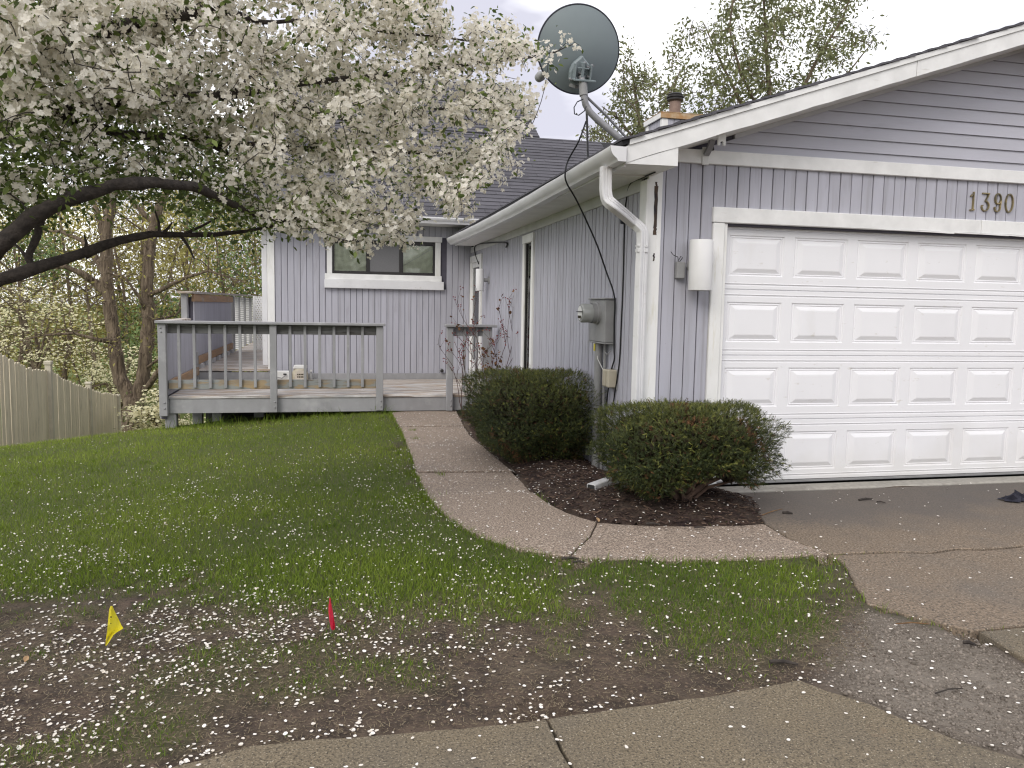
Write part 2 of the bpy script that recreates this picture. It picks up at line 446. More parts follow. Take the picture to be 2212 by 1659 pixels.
m_peb = mat('pebble', (.10, .083, .067), (.30, .26, .22), .9, attr='tint', bump=0)
m_plast = mat('white_plastic', (.72, .72, .70), None, .5, 4, bump=.03)
m_jar = mat('jar_plaque', (.55, .50, .43), (.45, .41, .35), .6, 8, bump=.05)
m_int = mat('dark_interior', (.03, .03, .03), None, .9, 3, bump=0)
m_under = mat('under_deck_shade', (.03, .027, .022), None, .95, 6)
m_blind = mat('pleated_blind', (.88, .88, .74), (.72, .72, .60), .7, 9, (2, 1, .6), bump=.3, bscale=26, bstretch=(.5, 1, 1.3), dist=.004)

def glass_mat():
    m = bpy.data.materials.new('window_glass'); m.use_nodes = True
    N, L = m.node_tree.nodes, m.node_tree.links; N.clear()
    out = N.new('ShaderNodeOutputMaterial'); mix = N.new('ShaderNodeMixShader'); fr = N.new('ShaderNodeFresnel'); fr.inputs['IOR'].default_value = 1.5
    t = N.new('ShaderNodeBsdfTransparent'); t.inputs['Color'].default_value = (.86, .88, .86, 1)
    g = N.new('ShaderNodeBsdfGlossy'); g.inputs['Roughness'].default_value = .03
    L.new(fr.outputs['Fac'], mix.inputs['Fac']); L.new(t.outputs['BSDF'], mix.inputs[1]); L.new(g.outputs['BSDF'], mix.inputs[2]); L.new(mix.outputs['Shader'], out.inputs['Surface'])
    return m
m_glass = glass_mat()

# ground material: soil, thatch under the grass, gravelly dirt, far lawn (masks are where each material lies)
def ground_mat():
    m = mat('ground_soil', (.110, .080, .059), (.055, .040, .031), .95, 9, detail=9, ramp=(.38, .62), bump=1.0, bscale=38, dist=.03,
            layers=[((.135, .105, .075), 2.0, (1, 1, 1), .55, .75), ((.045, .034, .027), 26, (1, 1, 1), .55, .7), ((.19, .155, .11), 90, (1, 1, 1), .66, .74, 3), ((.21, .13, .075), 1.7, (1, 1, 1), .70, .82)])
    N, L = m.node_tree.nodes, m.node_tree.links
    b = next(n for n in N if n.type == 'BSDF_PRINCIPLED')
    col = b.inputs['Base Color'].links[0].from_socket
    geo = next(n for n in N if n.type == 'NEW_GEOMETRY')
    def nz(scale, det=4):
        n = N.new('ShaderNodeTexNoise'); n.inputs['Scale'].default_value = scale; n.inputs['Detail'].default_value = det
        L.new(geo.outputs['Position'], n.inputs['Vector']); return n.outputs['Fac']
    def mixc(f, A, B):
        x = N.new('ShaderNodeMix'); x.data_type = 'RGBA'; L.new(f, x.inputs['Factor'])
        for s_, q in (('A', A), ('B', B)):
            if hasattr(q, 'links'): L.new(q, x.inputs[s_])
            else: x.inputs[s_].default_value = (*q, 1)
        return x.outputs['Result']
    def attr(n):
        a = N.new('ShaderNodeAttribute'); a.attribute_name = n; return a.outputs['Fac']
    thatch = mixc(nz(30, 7), (.058, .066, .020), (.10, .115, .035))
    col = mixc(attr('lawn'), col, thatch)
    gr = mixc(nz(60, 6), (.23, .195, .155), (.10, .083, .067))
    gr = mixc(nz(22, 6), gr, (.155, .13, .105))
    gr = mixc(nz(3.5), gr, (.25, .22, .185))
    col = mixc(attr('gravel'), col, gr)
    far = mixc(nz(.6), (.10, .145, .03), (.15, .19, .045))
    col = mixc(attr('far'), col, far)
    L.new(col, b.inputs['Base Color'])
    return m
m_ground = ground_mat()

# ================================================================== GROUND
def T(*pts): return [G(*p) for p in pts]           # trace ground points
JD = T((1650, 1135), (1700, 1166), (1745, 1184), (1790, 1200))     # joint walk / drive
CR = T((1790, 1200), (1860, 1198), (1940, 1195), (2010, 1197), (2060, 1190), (2120, 1190), (2212, 1183), (2330, 1176))   # crack across the drive
WALK = [
 T((845, 893), (985, 885), (994, 905), (1003, 922), (862, 924)),
 T((862, 924), (1003, 922), (1017, 942), (1044, 966), (880, 967), (871, 945)),
 T((880, 967), (1044, 966), (1075, 994), (1108, 1021), (899, 1023), (890, 995)),
 T((899, 1023), (1108, 1021), (1132, 1045), (1152, 1068), (922, 1074), (911, 1048)),
 T((922, 1074), (1152, 1068), (1185, 1092), (1225, 1113), (1290, 1133), (1274, 1163), (1250, 1186), (1230, 1208), (1160, 1199), (1100, 1186), (1050, 1168), (1000, 1143), (955, 1110)),
 T((1290, 1133), (1400, 1140), (1500, 1141), (1600, 1139)) + JD + T((1745, 1203), (1600, 1211), (1450, 1214), (1330, 1213), (1230, 1208), (1250, 1186), (1274, 1163)),
]
AP = [np.array([0.56, -0.16, 0]), np.array([7.2, -0.16, 0])]
DRIVE1 = JD[::1] + CR[1:] + [np.array([7.2, CR[-1][1]-.3, 0]), np.array([7.2, -0.175, 0]), np.array([0.58, -0.175, 0])] + T((1622, 1092),)
DRIVE2 = CR[::-1][:-1] + T((1790, 1200), (1822, 1222), (1848, 1275), (1872, 1306), (1960, 1330), (2098, 1366), (2212, 1355), (2330, 1346))
_yb = float(DRIVE2[-1][1])-.25
DRIVE2 = DRIVE2+[np.array([7.2, _yb, 0]), np.array([7.2, CR[-1][1]-.3, 0])]
DRIVE3 = T((2112, 1369), (2212, 1359), (2330, 1350))+[np.array([7.2, _yb-.03, 0]), np.array([7.2, _yb-2.2, 0])]+T((2420, 1520), (2212, 1430))
FRONT1 = T((330, 1672), (550, 1614), (800, 1593), (1000, 1575), (1180, 1557), (1196, 1590), (1212, 1625), (1235, 1665), (1300, 1850), (-100, 1850))
FRONT2 = T((1180, 1557), (1330, 1537), (1481, 1515), (1620, 1492), (1726, 1473), (1781, 1493), (1886, 1528), (1956, 1561), (2006, 1580), (2086, 1611), (2212, 1645), (2500, 1720), (2500, 1850), (1300, 1850), (1235, 1665), (1212, 1625), (1196, 1590))
MULCH = T((1008, 895), (1020, 940), (1060, 975), (1112, 1021), (1156, 1069), (1188, 1092), (1228, 1113), (1292, 1134), (1400, 1142), (1500, 1143), (1600, 1141), (1648, 1136), (1640, 1105), (1622, 1082)) + [np.array([.62, -.02, 0]), np.array([0.0, -.02, 0]), np.array([0.0, 5.3, 0]), np.array([-.7, 5.3, 0])]
GRAVEL = T((1880, 1320), (1990, 1346), (2100, 1372), (2212, 1437), (2400, 1520), (2400, 1690), (2212, 1638), (2086, 1606), (2006, 1575), (1886, 1522), (1800, 1488), (1830, 1420), (1850, 1360))
LAWN = T((880, 885), (905, 924), (925, 967), (950, 1015), (980, 1060), (1010, 1095), (1045, 1125), (1085, 1145), (1130, 1160), (1180, 1175), (1225, 1190), (1250, 1240), (1240, 1310), (1100, 1335), (960, 1335), (800, 1345), (560, 1345), (420, 1290), (280, 1296), (120, 1308), (0, 1312), (-300, 1300)) + [np.array([-14, 0, 0]), np.array([-14, 9, 0]), np.array([-4.3, 9, 0]), np.array([-1.6, 6.0, 0])]
PATCH = T((1235, 1225), (1330, 1200), (1500, 1197), (1740, 1186), (1800, 1190), (1826, 1230), (1846, 1285), (1856, 1330), (1840, 1380), (1780, 1410), (1640, 1400), (1520, 1425), (1420, 1400), (1330, 1340), (1270, 1320))
THIN = T((0, 1305), (280, 1290), (420, 1285), (800, 1300), (1100, 1290), (1230, 1280), (1420, 1390), (1560, 1440), (1400, 1420), (1180, 1370), (980, 1400), (760, 1390), (640, 1440), (420, 1470), (250, 1470), (140, 1450), (0, 1480), (-200, 1400))

SLABS = WALK + [DRIVE1, DRIVE2, DRIVE3, FRONT1, FRONT2]

def lawn_density(P):
    """share of ground covered by grass, 0..1"""
    n = vnoise(P[:, 0], P[:, 1], 2.3)*.6 + vnoise(P[:, 0]+9, P[:, 1]+3, 6.1)*.4
    n3 = vnoise(P[:, 0]-3, P[:, 1]+6, 13.0)
    a = np.clip(sdist(P, LAWN)/0.45 + .35 + (n-.5)*1.3 + (n3-.5)*.7, 0, 1)
    b = np.clip(sdist(P, PATCH)/0.25 + .25 + (n-.5)*1.5 + (n3-.5)*.9, 0, 1)*.85
    c = np.clip(sdist(P, THIN)/0.3+.4, 0, 1)*np.clip((n*.6+n3*.4-.36)*4, 0, 1)*.75
    d = np.clip((vnoise(P[:, 0]+4, P[:, 1]-7, 3.1)*.5+n*.5-.555)*6, 0, 1)*.55*(P[:, 1] < 0)
    g = np.maximum.reduce([a, b, c, d])
    for s in (GRAVEL,): g = g*np.clip(-sdist(P, s)/.15+.3, 0.0, 1)
    return g

def relief(P, ld):
    return (vnoise(P[:, 0], P[:, 1], 2.6)-.5)*.028*(1-ld)+(vnoise(P[:, 0], P[:, 1], 5.0)-.5)*.018*(1-ld*.6)
def surf(P):
    """height of the built ground surface away from the slabs"""
    return ground(P[:, 0], P[:, 1])+relief(P, lawn_density(P))

def axis_vals(lo, hi, step, far):
    core = np.arange(lo, hi+1e-6, step)
    out = [hi]; d = step
    while out[-1] < far: d *= 1.28; out.append(out[-1]+d)
    out2 = [lo]; d = step
    while out2[-1] > -far: d *= 1.28; out2.append(out2[-1]-d)
    return np.concatenate([out2[1:][::-1], core, out[1:]])
gx = axis_vals(-9, 5.5, .085, 900); gy = axis_vals(-5.6, 12, .085, 900)
GX, GY = np.meshgrid(gx, gy); PG = np.stack([GX.ravel(), GY.ravel()], 1)
zz = ground(PG[:, 0], PG[:, 1])
near = (PG[:, 0] > -9) & (PG[:, 0] < 5.5) & (PG[:, 1] > -5.6) & (PG[:, 1] < 12)
idx = np.where(near)[0]
Pn = PG[idx]
zn = zz[idx]
mask_in = np.zeros(len(Pn))
_b1 = np.full(len(Pn), -9.0); _b2 = np.full(len(Pn), -9.0)
for s in SLABS:
    sd = sdist(Pn, s); mask_in = np.maximum(mask_in, np.clip((sd-.02)/.05, 0, 1))
    _b2 = np.maximum(_b2, np.minimum(_b1, sd)); _b1 = np.maximum(_b1, sd)
mask_in = np.where(_b2 > -.10, 1.0, mask_in)          # soil is sunk under the joints
ld = lawn_density(Pn)
zn = zn - .06*mask_in + relief(Pn, ld)*(1-mask_in)
zn = np.where((Pn[:, 0] > .02) & (Pn[:, 1] > .0), np.minimum(zn, -.25), zn)
zz[idx] = zn
nx, ny = len(gx), len(gy)
ii = np.arange(nx*ny).reshape(ny, nx)
quads = np.stack([ii[:-1, :-1], ii[:-1, 1:], ii[1:, 1:], ii[1:, :-1]], -1).reshape(-1, 4)
gme = bpy.data.meshes.new('ground')
gme.vertices.add(nx*ny); gme.vertices.foreach_set('co', np.stack([PG[:, 0], PG[:, 1], zz], 1).astype(np.float32).ravel())
gme.loops.add(quads.size); gme.loops.foreach_set('vertex_index', quads.ravel().astype(np.int32))
gme.polygons.add(len(quads)); gme.polygons.foreach_set('loop_start', (np.arange(len(quads))*4).astype(np.int32))
gme.polygons.foreach_set('use_smooth', np.ones(len(quads), bool))
gme.update(calc_edges=True)
def setattr_(n, v):
    a = gme.attributes.new(n, 'FLOAT', 'POINT'); a.data.foreach_set('value', v.astype(np.float32))
va = np.zeros(nx*ny); va[idx] = ld; setattr_('lawn', va)
va = np.zeros(nx*ny); va[idx] = np.clip(sdist(Pn, GRAVEL)/.2+.5, 0, 1); setattr_('gravel', va)
va = np.clip((PG[:, 1]-8)/3, 0, 1); va = np.maximum(va, np.clip((-PG[:, 0]-8.5)/2, 0, 1)); setattr_('far', va)
link_mesh('ground', gme, m_ground, kind='structure')

def slab(name, poly, m, parent=None, off=.02, thick=.16, jit=.006, inset=.006, kind=None):
    poly = [np.asarray(p[:2], float) for p in poly]
    area = sum(poly[i][0]*poly[(i+1) % len(poly)][1]-poly[(i+1) % len(poly)][0]*poly[i][1] for i in range(len(poly)))
    if area < 0: poly = poly[::-1]
    pts = []
    for i in range(len(poly)):
        a, b = poly[i], poly[(i+1) % len(poly)]
        L = np.hypot(*(b-a)); n = max(1, int(L/.07)) if L < 6 else max(1, int(L/.4))
        for k in range(n): pts.append(a+(b-a)*k/n)
    out = []
    for i, p in enumerate(pts):
        e = pts[(i+1) % len(pts)]-pts[i-1]; e = e/(np.hypot(*e)+1e-9); nrm = np.array([-e[1], e[0]])
        j = mnoise.noise_vector(Vector((p[0]*9, p[1]*9, 3.1)))
        out.append(p+nrm*inset+np.array([j[0], j[1]])*jit)
    bm = bmesh.new()
    top = [bm.verts.new((p[0], p[1], float(ground(*p))+off)) for p in out]
    f = bm.faces.new(top)
    ext = bmesh.ops.extrude_face_region(bm, geom=[f])
    for v in [g for g in ext['geom'] if isinstance(g, bmesh.types.BMVert)]: v.co.z -= thick
    bmesh.ops.recalc_face_normals(bm, faces=bm.faces)
    bmesh.ops.bevel(bm, geom=[e for e in bm.edges if all(v.co.z > float(ground(v.co.x, v.co.y))+off-.05 for v in e.verts) and e.calc_face_angle(0) > .5], offset=.006, segments=1, affect='EDGES', clamp_overlap=True)
    bmesh.ops.triangulate(bm, faces=[f for f in bm.faces if len(f.verts) > 4])
    me = bpy.data.meshes.new(name); bm.to_mesh(me); bm.free()
    return link_mesh(name, me, m, parent, kind=kind)

walk = thing('walkway', 'curving pinkish concrete path from the driveway to the deck', 'path', tuple(WALK[3][0]))
walk['kind'] = 'structure'; del walk['category']
for i, s in enumerate(WALK): slab('concrete_slab', s, m_concrete, walk, off=(.020, .010, .020, .006, .018, .014)[i], jit=.010, inset=.010 if i < 4 else .004)
drive = thing('driveway', 'stained grey concrete driveway in front of the garage door', 'driveway', tuple(CR[2]))
drive['kind'] = 'structure'; del drive['category']
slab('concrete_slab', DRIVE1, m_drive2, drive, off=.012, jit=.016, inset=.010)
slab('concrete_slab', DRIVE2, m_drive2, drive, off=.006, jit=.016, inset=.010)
slab('concrete_slab', DRIVE3, m_front, drive, off=.014, jit=.006, inset=.006)
box('garage_apron', (.50, -.16, -.12), (7.1, .02, -.008), m_apron, drive, .012)
fw_ = thing('front_pavement', 'speckled tan concrete pavement along the bottom edge', 'pavement', tuple(FRONT2[2]))
fw_['kind'] = 'structure'; del fw_['category']
slab('concrete_slab', FRONT1, m_front, fw_, off=.010, jit=.012, inset=.005)
slab('concrete_slab', FRONT2, m_front, fw_, off=.012, jit=.012, inset=.005)

# mulch bed: low mound
def mulch_z(P):
    d = np.clip(sdist(P, MULCH), 0, 1)
    return ground(P[:, 0], P[:, 1]) + .012 + .10*np.clip(d/.5, 0, 1)**.7
q = np.asarray([p[:2] for p in MULCH]); mx0, my0 = q.min(0); mx1, my1 = q.max(0)
ax_, ay_ = np.arange(mx0, mx1+.05, .05), np.arange(my0, my1+.05, .05)
AX, AY = np.meshgrid(ax_, ay_); PM = np.stack([AX.ravel(), AY.ravel()], 1)
inm = sdist(PM, MULCH) > -.03
mz = mulch_z(PM) + (vnoise(PM[:, 0], PM[:, 1], 11)-.5)*.035
mz = np.where(sdist(PM, MULCH) < .03, mz-.035, mz)
jj = np.arange(len(PM)).reshape(len(ay_), len(ax_))
mb = MB(); mb.v = [tuple(v) for v in np.column_stack([PM, mz])]
for a in range(len(ay_)-1):
    for b in range(len(ax_)-1):
        c4 = (jj[a, b], jj[a, b+1], jj[a+1, b+1], jj[a+1, b])
        if all(inm[list(c4)]): mb.f.append(tuple(int(t) for t in c4))
bed = mb.build('mulch_bed', m_mulch, smooth=False, kind='structure')
# bark chips (uncountable)
def scatter(poly, n):
    q = np.asarray([p[:2] for p in poly]); lo, hi = q.min(0), q.max(0)
    P = lo+rng.random((n, 2))*(hi-lo); return P[pip(P, poly)]
P = scatter(MULCH, 15000)
z = mulch_z(P)+.004
n = len(P); a = rng.random(n)*6.283; L = .012+rng.random(n)*.05; W = .003+rng.random(n)*.009
d = np.stack([np.cos(a), np.sin(a), (rng.random(n)-.5)*.6], 1); s_ = np.stack([-np.sin(a), np.cos(a), (rng.random(n)-.5)*1.2], 1)
c = np.column_stack([P, z+rng.random(n)*.012])
V = np.stack([c-d*L[:, None]/2-s_*W[:, None]/2, c+d*L[:, None]/2-s_*W[:, None]/3, c+d*L[:, None]/2+s_*W[:, None]/3, c-d*L[:, None]/2+s_*W[:, None]/2, c+np.array([0, 0, .006])], 1)
cloud('bark_chips', V, [(0, 1, 4), (1, 2, 4), (2, 3, 4), (3, 0, 4)], m_chip, tint=np.clip(rng.random(n)**2.2, 0, 1), kind='stuff')

# ------------------------------------------------------------------ grass
def blades(P, h, w, tint, lean=.5):
    n = len(P); a = rng.random(n)*6.283; b = rng.random(n)*6.283
    base = np.column_stack([P, surf(P)-.010])
    s = np.stack([np.cos(a), np.sin(a), np.zeros(n)], 1)*w[:, None]/2
    ln = np.stack([np.cos(b), np.sin(b), np.zeros(n)], 1)*(rng.random(n)*lean*h)[:, None]
    up = np.zeros((n, 3)); up[:, 2] = h
    mid = base+up*.55+ln*.35; tip = base+up*(.92+.08*rng.random(n))[:, None]+ln*1.25
    V = np.stack([base-s, base+s, mid-s*.8, mid+s*.8, tip], 1)
    return V, tint
def grass_points(n, y0, y1, x0, x1, far_boost=1.0):
    P = np.column_stack([x0+rng.random(n)*(x1-x0), y0+rng.random(n)*(y1-y0)])
    dep = (np.column_stack([P, np.zeros(n)])-CAM) @ FW
    lat = (np.column_stack([P, np.zeros(n)])-CAM) @ RT
    keep = (np.abs(lat) < dep*.74+.6) & (dep > 1.2)
    P = P[keep]; dep = dep[keep]
    pr = np.clip(4.5/dep, .22, 1)**1.6
    k = rng.random(len(P)) < pr
    P = P[k]; dep = dep[k]
    g = lawn_density(P)
    k = rng.random(len(P)) < g**1.1
    P = P[k]; dep = dep[k]; g = g[k]
    for s in SLABS:
        k = sdist(P, s) < -.012+.03*rng.random(len(P))
        P = P[k]; dep = dep[k]; g = g[k]
    k = ~((P[:, 0] > -.9) & (P[:, 1] > 0)) & ~((P[:, 1] > 5.75) & (P[:, 0] > -4.4))
    return P[k], dep[k], g[k]
P, dep, g = grass_points(1050000, -3.6, 8.2, -9.5, 1.4)
n = len(P)
hv = vnoise(P[:, 0], P[:, 1], 1.4)
h = (.022+.026*rng.random(n))*(0.7+.4*g)*(.8+.5*hv)
k_edge = edge_dist(P, WALK[4]) < .06
h = np.where(k_edge, h*1.25, h)
w = .0026+.0017*np.clip(dep/5, .6, 3)
tn = np.clip(.17+.55*rng.random(n)**1.6+.35*(hv-.5)+.20*np.clip((P[:, 1])/5, -.3, 1)-.10*(g < .7), 0, 1)
hv2 = vnoise(P[:, 0]+2, P[:, 1]+5, .7)
tn = np.clip(tn+.30*(hv2-.5), 0, 1)
V, tt = blades(P, h, w, tn, .8)
dead = rng.random(n) < np.clip(.02+.30*(1-g)+.08*(hv2-.5), .01, .5)
nearb = dep < 4.6
cloud('grass', V[nearb & ~dead], [(0, 1, 3), (0, 3, 2), (2, 3, 4)], m_grass, tint=tt[nearb & ~dead], kind='stuff')
cloud('mown_grass', V[~nearb & ~dead][:, [0, 1, 4]], [(0, 1, 2)], m_grass, tint=tt[~nearb & ~dead], kind='stuff')
m_deadgrass = mat('dead_grass', (.14, .105, .055), (.36, .30, .17), .8, attr='tint', bump=0)
cloud('dry_grass', V[dead][:, [0, 1, 4]], [(0, 1, 2)], m_deadgrass, tint=rng.random(int(dead.sum())), kind='stuff')
print('blades', n)
# coarser tufts in the turf and blades hanging over the slab edges
tc = scatter(LAWN, 900); tc = tc[(tc[:, 1] > -3) & (tc[:, 1] < 4) & (tc[:, 0] > -6)][:90]
Pt = np.repeat(tc, 34, 0)+rng.normal(size=(len(tc)*34, 2))*.028
Pe = []
for s in WALK+[DRIVE2, FRONT1, FRONT2]:
    q_ = np.asarray([p[:2] for p in s])
    for i in range(len(q_)):
        a_, b_ = q_[i], q_[(i+1) % len(q_)]; L_ = np.hypot(*(b_-a_))
        if L_ > 4: continue
        m_ = int(L_*170); t_ = rng.random(m_)[:, None]; Pe.append(a_+(b_-a_)*t_+rng.normal(size=(m_, 2))*.016)
Pe = np.concatenate(Pe); Pe = Pe[rng.random(len(Pe)) < lawn_density(Pe)**1.5]
_c = sum((sdist(Pe, s) > -.06).astype(int) for s in SLABS); Pe = Pe[_c < 2]
for s in SLABS: Pe = Pe[sdist(Pe, s) < .012]
Pt = np.concatenate([Pt, Pe]); nt_ = len(Pt)
V, tt = blades(Pt, .030+.040*rng.random(nt_), np.full(nt_, .0042), np.clip(.1+.5*rng.random(nt_), 0, 1), 1.0)
cloud('grass_tufts', V, [(0, 1, 3), (0, 3, 2), (2, 3, 4)], m_grass, tint=tt, kind='stuff')
# long unmown grass along the deck's foot
Pd = np.column_stack([-4.9+rng.random(1100)*3.4, 5.22+rng.random(1100)*.35])
Pd = Pd[rng.random(len(Pd)) < np.clip((vnoise(Pd[:, 0], Pd[:, 1], 2.5)-.25)*2, 0, 1)]
V, tt = blades(Pd, .05+.15*rng.random(len(Pd))**2.5, np.full(len(Pd), .007), np.clip(rng.random(len(Pd))*.5, 0, 1), .9)
cloud('tall_grass', V, [(0, 1, 3), (0, 3, 2), (2, 3, 4)], m_grass, tint=tt, kind='stuff')

# ------------------------------------------------------------------ fallen petals
def petal_density(P):
    x, y = P[:, 0], P[:, 1]
    n1 = vnoise(x+3, y+1, 2.1); n2 = vnoise(x-5, y+8, 5.5)
    d = np.zeros(len(P))
    lawn = np.clip(sdist(P, LAWN)/.2+.5, 0, 1)
    under = np.exp(-((x+3.3)/1.9)**2-((y+2.0)/2.1)**2)
    d = 25+330*under*(.25+1.1*n1*n2*1.6)+60*np.exp(-((x+1.4)/2.2)**2-((y+.8)/2.4)**2)
    d += 160*np.exp(-((y+2.35)/.5)**2-((x+2.6)/1.7)**2)*(n2+.3)
    d = d*(.25+2.6*(n2*vnoise(x+11, y-4, 11.0))**.9)
    d += 260*np.exp(-((y+3.0)/.45)**2-((x+3.0)/.9)**2)*n1
    d = np.where(y > 2.2, d*.45, d)
    d = d*1.9
    for s in (DRIVE1,): d = np.where(pip(P, s), 14, d)
    for s in (DRIVE2,): d = np.where(pip(P, s), 16, d)
    for s in (FRONT1, FRONT2): d = np.where(pip(P, s), 30+30*under, d)
    wk = np.zeros(len(P), bool)
    for s in WALK: wk |= pip(P, s)
    d = np.where(wk, 60+190*n2*n1, d)
    for s in WALK+[DRIVE2, FRONT1, FRONT2]: d = np.where(edge_dist(P, s) < .05, d*2.0, d)
    return d
nA = 130000
P = np.column_stack([-6.5+rng.random(nA)*9.5, -4.6+rng.random(nA)*10.0])
dmax = 130000/95.0
P = P[rng.random(len(P)) < petal_density(P)/dmax]
P = P[~((P[:, 0] > .0) & (P[:, 1] > -.02)) & ~(P[:, 1] > 5.2)]
slz = np.full(len(P), .004)
for s in SLABS: slz = np.where(pip(P, s), .022, slz)
inm = pip(P, MULCH)
gd = np.where(slz > .01, 0, lawn_density(P))
z = np.where(inm, mulch_z(P)+.012, np.where(slz > .01, ground(P[:, 0], P[:, 1]), surf(P))+slz+gd*(.002+.030*rng.random(len(P))))
n = len(P); a = rng.random(n)*6.283
N_ = np.column_stack([rng.normal(size=(n, 2))*(.12+.45*gd)[:, None], np.ones(n)]); N_ /= np.linalg.norm(N_, axis=1, keepdims=True)
u, v = frames(N_)
L = (.0052+.0055*rng.random(n)**1.3)[:, None]; L = L*(1-.22*gd)[:, None]; W = L*(.55+.35*rng.random(n))[:, None]
c = np.column_stack([P, z])
cup = (N_*.0022)
ring = []
for k in range(7):
    t = 2*math.pi*k/7
    ring.append(c+u*L*math.cos(t)*(1.0 if math.cos(t) > -.5 else .8)+v*W*math.sin(t)+cup*(1+rng.random((n, 1))))
V = np.stack([c]+ring, 1)
cloud('fallen_petals', V, [(0, 1+k, 1+(k+1) % 7) for k in range(7)], m_fallen, tint=np.clip(.1+.9*rng.random(n)-.3*gd*rng.random(n), 0, 1), kind='stuff')
print('petals', n)

# pebbles in the gravelly dirt
P = np.concatenate([scatter(GRAVEL, 30000), scatter(T((1770, 1420), (1860, 1310), (1960, 1335), (1900, 1500), (1730, 1470)), 5000)])
n = len(P); r = .0012+.006*rng.random(n)**3.5+.010*(rng.random(n) < .006)
c = np.column_stack([P, surf(P)+.001])
oct_ = np.array([[1, 0, 0], [0, 1, 0], [-1, 0, 0], [0, -1, 0], [0, 0, .7], [0, 0, -.6]])
V = c[:, None]+oct_[None]*r[:, None, None]*(.7+.6*rng.random((n, 6, 1)))
cloud('pebbles', V, [(0, 1, 4), (1, 2, 4), (2, 3, 4), (3, 0, 4), (1, 0, 5), (2, 1, 5), (3, 2, 5), (0, 3, 5)], m_peb, tint=rng.random(n), kind='stuff')
# dry straw and soil crumbs
P = scatter(T((0, 1330), (1250, 1290), (1860, 1300), (1890, 1400), (1726, 1473), (1180, 1557), (550, 1614), (0, 1800), (-200, 1500)), 34000)
n = len(P); a = rng.random(n)*6.283; L = .003+.014*rng.random(n)**3
d = np.stack([np.cos(a), np.sin(a), (rng.random(n)-.5)*.5], 1)*L[:, None]; s_ = np.stack([-np.sin(a), np.cos(a), np.zeros(n)], 1)*.0008
c = np.column_stack([P, surf(P)+.003+.006*rng.random(n)])
cloud('dry_straw', np.stack([c-d-s_, c-d+s_, c+d+s_, c+d-s_], 1), [(0, 1, 2), (0, 2, 3)], mat('straw', (.09, .068, .042), (.34, .28, .18), .8, attr='tint', bump=0), tint=rng.random(n), kind='stuff')
P = scatter(T((-200, 1330), (1250, 1300), (1860, 1290), (1890, 1420), (1726, 1473), (1180, 1557), (550, 1614), (0, 1850), (-300, 1600)), 34000)
n = len(P); r = .0015+.008*rng.random(n)**3.5
c = np.column_stack([P, surf(P)])
V = c[:, None]+oct_[None]*r[:, None, None]*(.7+.6*rng.random((n, 6, 1)))
cloud('soil_crumbs', V, [(0, 1, 4), (1, 2, 4), (2, 3, 4), (3, 0, 4)], mat('crumb', (.05, .036, .028), (.15, .11, .08), .95, attr='tint', bump=0), tint=rng.random(n), kind='stuff')

# ================================================================== HOUSE
house = thing('house', 'lavender grey house with white trim and attached garage', 'house', (0, 0, 0))
YB = 7.8775          # wall with the wide window
XL = -3.39           # left corner of that wall
RS = .334            # garage roof slope
ZS = 2.44            # boxed soffit height
def rake_z(x): return 2.452+RS*(x+.36)        # underside of the barge board
RIDGE = 3.35
GW = 6.7
def soff_z(x): return 2.79+.338*(min(x, 2*RIDGE-x)-.77)

# --- front wall of the garage: vertical boards on dark sheathing
fwall = MB().box(.01, .60, .012, .12, -.03, 2.60).box(.60, 5.55, .012, .12, 2.10, 2.60).box(5.55, GW, .012, .12, -.03, 2.60).build('garage_front_wall', m_sidebk, house)
x = .142; k = 0
box('siding_board', (.105, -.004, .02), (.136, .012, 2.56), m_siding, fwall, .002)
while x < GW-.1:
    x1 = x+.1016-.008
    if x > .50 and x < 5.58: z0 = 2.225
    else: z0 = -.0
    if z0 < 1: x1 = min(x1, .545) if x < .545 else x1
    box('siding_board', (x, -.004+.0015*((k*7) % 3-1), z0), (x1, .012, 2.566), m_siding, fwall, .002)
    x += .1016; k += 1
# corner board
cb = box('corner_board', (-.012, -.024, -.02), (.105, .004, 2.50), m_whitev, house, .004)
box('corner_board', (-.024, -.022, -.02), (-.004, .115, 2.42), m_whitev, house, .004)
cbm = cb
for (za, zb, xa, xb) in ((2.06, 2.37, .040, .066), (2.37, 2.40, .044, .060), (2.00, 2.06, .038, .064), (1.80, 1.86, .044, .058)):
    mb = MB()
    n_ = 7; L_ = []; R_ = []
    for i in range(n_):
        zz_ = za+(zb-za)*i/(n_-1)
        L_.append((xa+random.uniform(-.004, .004), -.0265, zz_)); R_.append((xb+random.uniform(-.004, .004), -.0265, zz_))
    mb.prism(L_+R_[::-1], (0, .004, 0)); mb.build('rotted_patch', m_rot, cb)
# frieze
box('frieze_board', (.075, -.034, 2.560), (GW, .006, 2.664), m_white, house, .004)
# door casing
box('door_casing', (.535, -.034, 2.116), (3.02, .012, 2.235), m_white, house, .005)
box('door_casing', (3.024, -.036, 2.118), (5.66, .012, 2.235), m_white, house, .005)
box('door_casing', (.542, -.030, -.01), (.640, .012, 2.113), m_whitev, house, .005)
box('door_casing', (5.56, -.030, -.01), (5.66, .012, 2.113), m_whitev, house, .005)
box('door_jamb', (.640, -.012, -.01), (.672, .085, 2.113), m_whitev, house, .003)
box('door_jamb', (5.53, -.012, -.01), (5.56, .085, 2.113), m_whitev, house, .003)
# split strip hanging below the header
mb = MB()
for (xa, xb, dz) in ((2.02, 2.75, .006), (2.62, 3.3, .005), (3.05, 3.6, .009)):
    mb.prism([(xa, -.038, 2.118), ((xa+xb)/2, -.041, 2.118-dz*.6), (xb, -.039, 2.118-dz*1.6), (xb, -.039, 2.126-dz), ((xa+xb)/2, -.041, 2.127)], (0, .005, 0))
mb.build('peeling_strip', m_white, house)

